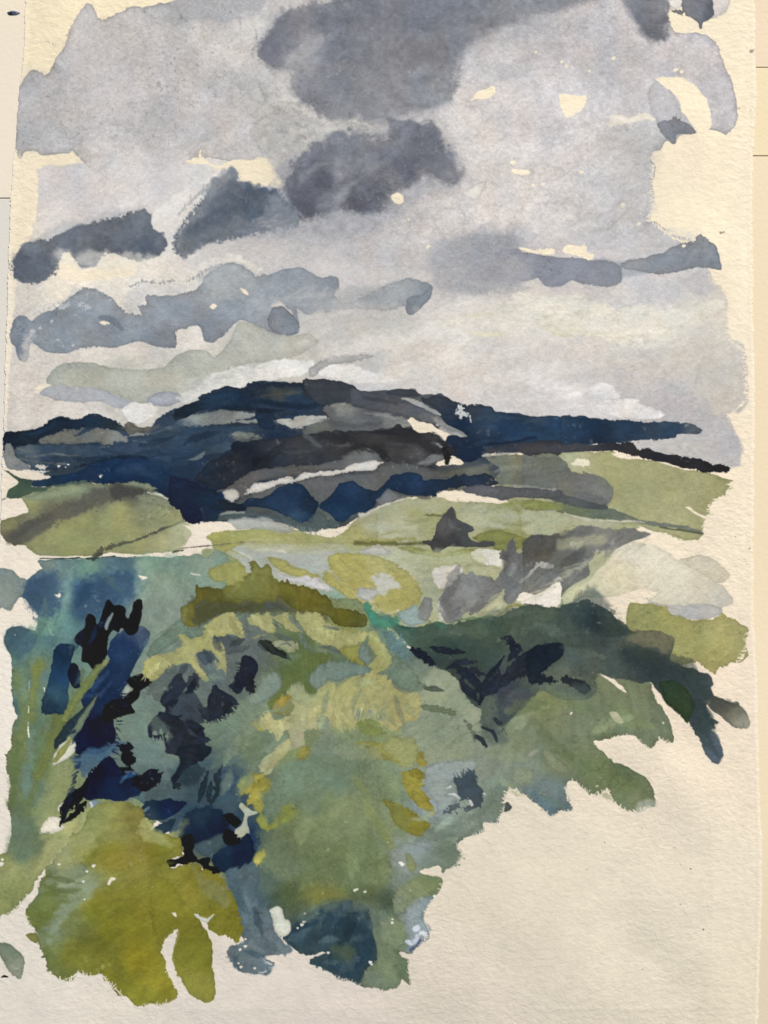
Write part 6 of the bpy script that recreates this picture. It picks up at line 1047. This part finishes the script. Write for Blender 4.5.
CAN = CAN+(PAPER-CAN)*np.clip(lift_, 0, .55)[..., None]*.55
# the torn edge is thinner and whiter
rim = np.exp(-(np.maximum(din-1.2, 0)/2.2)**2)*(LAB == 0)
CAN = CAN*(1-0.45*rim[..., None])+np.array([.955, .925, .855], np.float32)*0.45*rim[..., None]

def fld(name, arr, me, idx):
    a = me.color_attributes.new(name, 'FLOAT_COLOR', 'POINT')
    b = np.ones((len(idx), 4), np.float32); b[:, :3] = arr.reshape(-1, 3)[idx]
    a.data.foreach_set('color', b.ravel())

def tree(name):
    m = bpy.data.materials.new(name); m.use_nodes = True; t = m.node_tree
    return m, t, t.nodes['Principled BSDF']
def nd(t, k, **p):
    n = t.nodes.new(k)
    for a, b in p.items():
        if a in n.inputs.keys(): n.inputs[a].default_value = b
        else: setattr(n, a, b)
    return n

def paper_tooth(t, bs, amt):
    """cold pressed tooth: slanting ripples over finer felt grain"""
    tc = nd(t, 'ShaderNodeTexCoord')
    mp = nd(t, 'ShaderNodeMapping'); mp.inputs['Rotation'].default_value = (0, 0, math.radians(-33)); mp.inputs['Scale'].default_value = (1, 1.55, 1)
    t.links.new(tc.outputs['Object'], mp.inputs[0])
    a = nd(t, 'ShaderNodeTexNoise', Scale=270, Detail=1.5, Roughness=.5, Distortion=.5); t.links.new(mp.outputs[0], a.inputs['Vector'])
    b = nd(t, 'ShaderNodeTexNoise', Scale=620, Detail=3, Roughness=.6); t.links.new(tc.outputs['Object'], b.inputs['Vector'])
    big = nd(t, 'ShaderNodeTexNoise', Scale=9, Detail=1); t.links.new(tc.outputs['Object'], big.inputs['Vector'])
    s = nd(t, 'ShaderNodeMath', operation='MULTIPLY'); s.inputs[1].default_value = .42; t.links.new(b.outputs['Fac'], s.inputs[0])
    q = nd(t, 'ShaderNodeMath', operation='ADD'); t.links.new(a.outputs['Fac'], q.inputs[0]); t.links.new(s.outputs[0], q.inputs[1])
    bp = nd(t, 'ShaderNodeBump'); bp.inputs['Distance'].default_value = .0011
    mr = nd(t, 'ShaderNodeMapRange'); mr.inputs['From Min'].default_value = .3; mr.inputs['From Max'].default_value = .7
    mr.inputs['To Min'].default_value = amt*.65; mr.inputs['To Max'].default_value = amt*1.3
    t.links.new(big.outputs['Fac'], mr.inputs['Value']); t.links.new(mr.outputs[0], bp.inputs['Strength'])
    t.links.new(q.outputs[0], bp.inputs['Height']); t.links.new(bp.outputs[0], bs.inputs['Normal'])
    return tc, q, b

def paint_mat(name, tooth, gran, rough):
    m, t, bs = tree(name)
    tc, q, b = paper_tooth(t, bs, tooth)
    at = nd(t, 'ShaderNodeVertexColor'); at.layer_name = 'pigment'
    # pigment settles in the hollows of the tooth
    mr = nd(t, 'ShaderNodeMapRange'); mr.inputs['From Min'].default_value = .42; mr.inputs['From Max'].default_value = .98
    mr.inputs['To Min'].default_value = 1-gran; mr.inputs['To Max'].default_value = 1+gran
    t.links.new(q.outputs[0], mr.inputs['Value'])
    fine = nd(t, 'ShaderNodeTexNoise', Scale=1500, Detail=2); t.links.new(tc.outputs['Object'], fine.inputs['Vector'])
    m2 = nd(t, 'ShaderNodeMapRange'); m2.inputs['From Min'].default_value = .25; m2.inputs['From Max'].default_value = .75
    m2.inputs['To Min'].default_value = 1-gran; m2.inputs['To Max'].default_value = 1+gran; t.links.new(fine.outputs['Fac'], m2.inputs['Value'])
    mu = nd(t, 'ShaderNodeMath', operation='MULTIPLY'); t.links.new(mr.outputs[0], mu.inputs[0]); t.links.new(m2.outputs[0], mu.inputs[1])
    vs = nd(t, 'ShaderNodeVectorMath', operation='SCALE'); t.links.new(at.outputs['Color'], vs.inputs[0]); t.links.new(mu.outputs[0], vs.inputs['Scale'])
    t.links.new(vs.outputs[0], bs.inputs['Base Color'])
    bs.inputs['Roughness'].default_value = rough; bs.inputs['Specular IOR Level'].default_value = .18
    return m
M_PAPER = paint_mat('bare_paper', .27, .012, .9)
M_PAINT = paint_mat('watercolour_paint', .16, .05, .82)
M_DARK = paint_mat('dark_watercolour', .14, .09, .74)

root = bpy.data.objects.new('watercolour_painting', None); C.objects.link(root)
root['label'] = 'landscape watercolour of dark hills, fields and trees under grey clouds on a torn-edged cream sheet'
root['category'] = 'painting'; root.empty_display_size = .05

# every painted passage is cut out of one continuous sheet surface along its own edge
inside = din > 0.25
face_ok = inside[:-1, :-1] & inside[:-1, 1:] & inside[1:, :-1] & inside[1:, 1:]
flab = LAB[:-1, :-1]
LIN = np.maximum(srgb2lin(np.clip(CAN, 0, 1))*GAIN-.0075, .003).astype(np.float32)   # surface sheen adds the rest back
PX = ((XX-384)*S).astype(np.float32); PY = ((512-YY)*S).astype(np.float32); Z = Z.astype(np.float32)
vid = np.arange(H*W).reshape(H, W)
DARKS = {'hill', 'brownhill', 'farband', 'navytrees', 'bluetrunk', 'bushdark', 'darktree'}

def mesh_from(name, verts, quads):
    me = bpy.data.meshes.new(name)
    me.vertices.add(len(verts)); me.vertices.foreach_set('co', verts.astype(np.float32).ravel())
    me.loops.add(quads.size); me.loops.foreach_set('vertex_index', quads.astype(np.int32).ravel())
    me.polygons.add(len(quads))
    me.polygons.foreach_set('loop_start', np.arange(0, quads.size, 4, dtype=np.int32))
    me.update(calc_edges=True); me.polygons.foreach_set('use_smooth', np.ones(len(quads), bool))
    return me

for i, key in enumerate(PARTS):
    sel = face_ok & (flab == i)
    r, c = np.nonzero(sel)
    if len(r) < 12: print('EMPTY PART', key, len(r)); continue
    q = np.stack([vid[r, c], vid[r+1, c], vid[r+1, c+1], vid[r, c+1]], 1)
    used, inv = np.unique(q, return_inverse=True); inv = inv.reshape(q.shape)
    v = np.stack([PX.ravel()[used], PY.ravel()[used], Z.ravel()[used]], 1); lin = LIN.reshape(-1, 3)[used]
    if key == 'paper_sheet':
        # thickness: torn rim going down to the table side, and the underside
        ok = np.pad(face_ok, 1); rims = []
        for dr, dc, a, b in ((-1, 0, (0, 1), (0, 0)), (1, 0, (1, 0), (1, 1)), (0, -1, (0, 0), (1, 0)), (0, 1, (1, 1), (0, 1))):
            nb = ok[1+dr:ok.shape[0]-1+dr, 1+dc:ok.shape[1]-1+dc]
            rr, cc = np.nonzero(face_ok & ~nb)
            rims.append(np.stack([vid[rr+a[0], cc+a[1]], vid[rr+b[0], cc+b[1]]], 1))
        E = np.concatenate(rims)
        def low(ids, dz, n0):
            vv = np.stack([PX.ravel()[ids], PY.ravel()[ids], np.maximum(Z.ravel()[ids]-dz, .00004)], 1); return vv
        u2, i2 = np.unique(E, return_inverse=True); i2 = i2.reshape(E.shape)
        n0 = len(v); top = low(u2, 0, n0); bot = low(u2, .0004, n0)
        skirt = np.stack([n0+i2[:, 0], n0+i2[:, 1], n0+len(u2)+i2[:, 1], n0+len(u2)+i2[:, 0]], 1)
        # underside on a coarse grid
        st = 8; rr = np.arange(0, H-1, st); cc = np.arange(0, W-1, st)
        g = np.array([(a, b) for a in rr[:-1] for b in cc[:-1] if face_ok[a:a+st+1, b:b+st+1].all()])
        qq = np.stack([vid[g[:, 0], g[:, 1]], vid[g[:, 0], g[:, 1]+st], vid[g[:, 0]+st, g[:, 1]+st], vid[g[:, 0]+st, g[:, 1]]], 1)
        u3, i3 = np.unique(qq, return_inverse=True); i3 = i3.reshape(qq.shape); under = low(u3, .0003, 0)
        v = np.concatenate([v, top, bot, under]); inv = np.concatenate([inv, skirt, n0+2*len(u2)+i3])
        pc = srgb2lin(np.array([.95, .92, .85]))*GAIN
        lin = np.concatenate([lin, np.tile(pc, (2*len(u2)+len(u3), 1))])
        nm, lb, mt = 'paper_sheet', None, M_PAPER
    else:
        nm, lb = PLAB[key]; mt = M_DARK if key in DARKS else M_PAINT
    me = mesh_from(nm, v, inv)
    a = me.color_attributes.new('pigment', 'FLOAT_COLOR', 'POINT')
    buf = np.ones((len(v), 4), np.float32); buf[:, :3] = lin; a.data.foreach_set('color', buf.ravel())
    me.materials.append(mt)
    o = bpy.data.objects.new(nm, me); C.objects.link(o); o.parent = root
    if lb: o['label'] = lb

# ---------------------------------------------------------------- the table and what lies round the sheet
import bmesh
def slab(name, u0, v0, u1, v1, z0, z1, mat, bev=.0008):
    bm = bmesh.new(); bmesh.ops.create_cube(bm, size=1)
    x0, x1 = (u0-384)*S, (u1-384)*S; y0, y1 = (512-v1)*S, (512-v0)*S
    for w in bm.verts:
        w.co.x = x0 if w.co.x < 0 else x1; w.co.y = y0 if w.co.y < 0 else y1; w.co.z = z0 if w.co.z < 0 else z1
    bmesh.ops.bevel(bm, geom=bm.edges[:], offset=bev, segments=3, affect='EDGES', profile=.6)
    me = bpy.data.meshes.new(name); bm.to_mesh(me); bm.free()
    me.materials.append(mat)
    for p in me.polygons: p.use_smooth = False
    o = bpy.data.objects.new(name, me); C.objects.link(o); return o

def glaze(name, c0, c1, scale=30, stretch=(1, 1, 1), rough=.5, bump=.15, grad=None):
    m, t, bs = tree(name)
    tc = nd(t, 'ShaderNodeTexCoord'); mp = nd(t, 'ShaderNodeMapping'); mp.inputs['Scale'].default_value = stretch
    t.links.new(tc.outputs['Object'], mp.inputs[0])
    n = nd(t, 'ShaderNodeTexNoise', Scale=scale, Detail=5, Roughness=.6); t.links.new(mp.outputs[0], n.inputs['Vector'])
    r = nd(t, 'ShaderNodeValToRGB'); r.color_ramp.elements[0].position = .32; r.color_ramp.elements[1].position = .7
    for e, c in zip(r.color_ramp.elements, (c0, c1)): e.color = (*(srgb2lin(hexc(c))*GAIN), 1)
    t.links.new(n.outputs['Fac'], r.inputs[0]); out = r.outputs[0]
    if grad:                                            # the tone drifts along the piece
        y0, y1, c2 = grad
        sp = nd(t, 'ShaderNodeSeparateXYZ'); t.links.new(tc.outputs['Object'], sp.inputs[0])
        mr = nd(t, 'ShaderNodeMapRange', interpolation_type='SMOOTHSTEP'); mr.inputs['From Min'].default_value = (512-y0)*S; mr.inputs['From Max'].default_value = (512-y1)*S
        t.links.new(sp.outputs['Y'], mr.inputs['Value'])
        mx = nd(t, 'ShaderNodeMixRGB'); t.links.new(mr.outputs[0], mx.inputs[0]); t.links.new(out, mx.inputs[1]); mx.inputs[2].default_value = (*(srgb2lin(hexc(c2))*GAIN), 1)
        out = mx.outputs[0]
    t.links.new(out, bs.inputs['Base Color']); bs.inputs['Roughness'].default_value = rough; bs.inputs['Specular IOR Level'].default_value = .25
    f = nd(t, 'ShaderNodeTexNoise', Scale=420, Detail=4); t.links.new(tc.outputs['Object'], f.inputs['Vector'])
    bp = nd(t, 'ShaderNodeBump'); bp.inputs['Strength'].default_value = bump; bp.inputs['Distance'].default_value = .0006
    t.links.new(f.outputs['Fac'], bp.inputs['Height']); t.links.new(bp.outputs[0], bs.inputs['Normal'])
    return m

tb = slab('tabletop', -900, -900, 1700, 2000, -.030, -.0007, glaze('table_paint', '#d6c29e', '#dcc9a8', 12), .002)
tb['kind'] = 'structure'
def tile(u0, v0, u1, v1, mat, label, z=0.0):
    o = slab('table_tile', u0, v0, u1, v1, -.0007, z, mat, .0003); o['label'] = label; o['category'] = 'tile'; return o
tile(-240, -160, 380, 197.6, glaze('tile_pink_cream', '#e9decb', '#ede1d0', 18, grad=(60, -60, '#efe3c9')), 'smooth beige pink tile under the upper left edge of the painting')
tile(-240, 198.4, 380, 1250, glaze('tile_white', '#dedad0', '#e5e0d5', 22, grad=(500, 330, '#dbd7ce')), 'long off-white tile under the lower left edge of the painting', -.0002)
tile(383, -160, 1010, 66.8, glaze('tile_tan', '#e6d3b6', '#edd9bd', 24), 'pinkish tan tile showing at the top right, above the yellow strip', -.0001)
tile(383, 67.6, 1010, 155.2, glaze('tile_yellow', '#ecdbb3', '#f0e0be', 24), 'narrow yellow cream tile at the right between two joints', -.00005)
tile(383, 156.2, 1010, 1250, glaze('tile_buff', '#ead8b6', '#efdfc1', 16, stretch=(1, .3, 1), grad=(760, 1010, '#dccfb6')), 'tall buff tile along the right edge of the painting', 0)

# small glossy dark blot on the upper left tile
def blot(u, v, a, b, h):
    bm = bmesh.new(); bmesh.ops.create_uvsphere(bm, u_segments=28, v_segments=14, radius=1)
    R = random.Random(5)
    for w in bm.verts:
        an = math.atan2(w.co.y, w.co.x); k = 1+.06*math.sin(3*an+1)+.05*math.sin(5*an)
        flat = .62 if w.co.y < 0 else 1.0
        w.co.x *= a*S*k; w.co.y *= b*S*k*flat; w.co.z *= h
    me = bpy.data.meshes.new('paint_blot'); bm.to_mesh(me); bm.free()
    m, t, bs = tree('dark_blot'); 
    n = nd(t, 'ShaderNodeTexNoise', Scale=700); r = nd(t, 'ShaderNodeValToRGB')
    r.color_ramp.elements[0].color = (.012, .014, .02, 1); r.color_ramp.elements[1].color = (.16, .18, .24, 1)
    r.color_ramp.elements[0].position = .4; r.color_ramp.elements[1].position = .62
    tc = nd(t, 'ShaderNodeTexCoord'); t.links.new(tc.outputs['Object'], n.inputs['Vector'])
    t.links.new(n.outputs['Fac'], r.inputs[0]); t.links.new(r.outputs[0], bs.inputs['Base Color']); bs.inputs['Roughness'].default_value = .25
    me.materials.append(m)
    for p in me.polygons: p.use_smooth = True
    o = bpy.data.objects.new('paint_blot', me); C.objects.link(o); o.location = ((u-384)*S, (512-v)*S, 0.0001)
    o['label'] = 'small glossy dark oval paint blot on the beige tile at the top left corner'; o['category'] = 'blot'
blot(13.2, 13.3, 6.2, 2.7, .0006)

# ---------------------------------------------------------------- camera and daylight
cam = bpy.data.cameras.new('camera'); co = bpy.data.objects.new('camera', cam); C.objects.link(co)
CH = .62
co.location = (0, 0, CH+SHEET_Z); cam.sensor_fit = 'VERTICAL'; cam.sensor_height = 24
cam.lens = 24/2/(512*S/CH); cam.clip_start = .01; cam.clip_end = 50
bpy.context.scene.camera = co

AZ, EL = math.radians(62), math.radians(40)           # sun from the upper right, low enough to rake the paper tooth
sun = bpy.data.lights.new('sun', 'SUN'); so = bpy.data.objects.new('sun', sun); C.objects.link(so)
sun.energy = 4.72; sun.angle = math.radians(14); sun.color = (1, .94, .84)
so.rotation_euler = (math.radians(90)-EL, 0, AZ-math.radians(90)+math.radians(180))
from mathutils import Vector
dv = Vector((math.cos(AZ)*math.cos(EL), math.sin(AZ)*math.cos(EL), math.sin(EL)))
so.rotation_euler = dv.to_track_quat('Z', 'Y').to_euler(); so.location = dv*2
w = bpy.data.worlds.new('World'); bpy.context.scene.world = w; w.use_nodes = True
t = w.node_tree; bg = t.nodes['Background']
sky = t.nodes.new('ShaderNodeTexSky'); sky.sky_type = 'NISHITA'; sky.sun_disc = False
sky.sun_elevation = EL; sky.sun_rotation = math.radians(90)-AZ
t.links.new(sky.outputs[0], bg.inputs[0]); bg.inputs[1].default_value = .09
vs = bpy.context.scene.view_settings; vs.view_transform = 'Standard'; vs.look = 'None'; vs.exposure = 0; vs.gamma = 1
bpy.context.scene.cycles.use_denoising = False
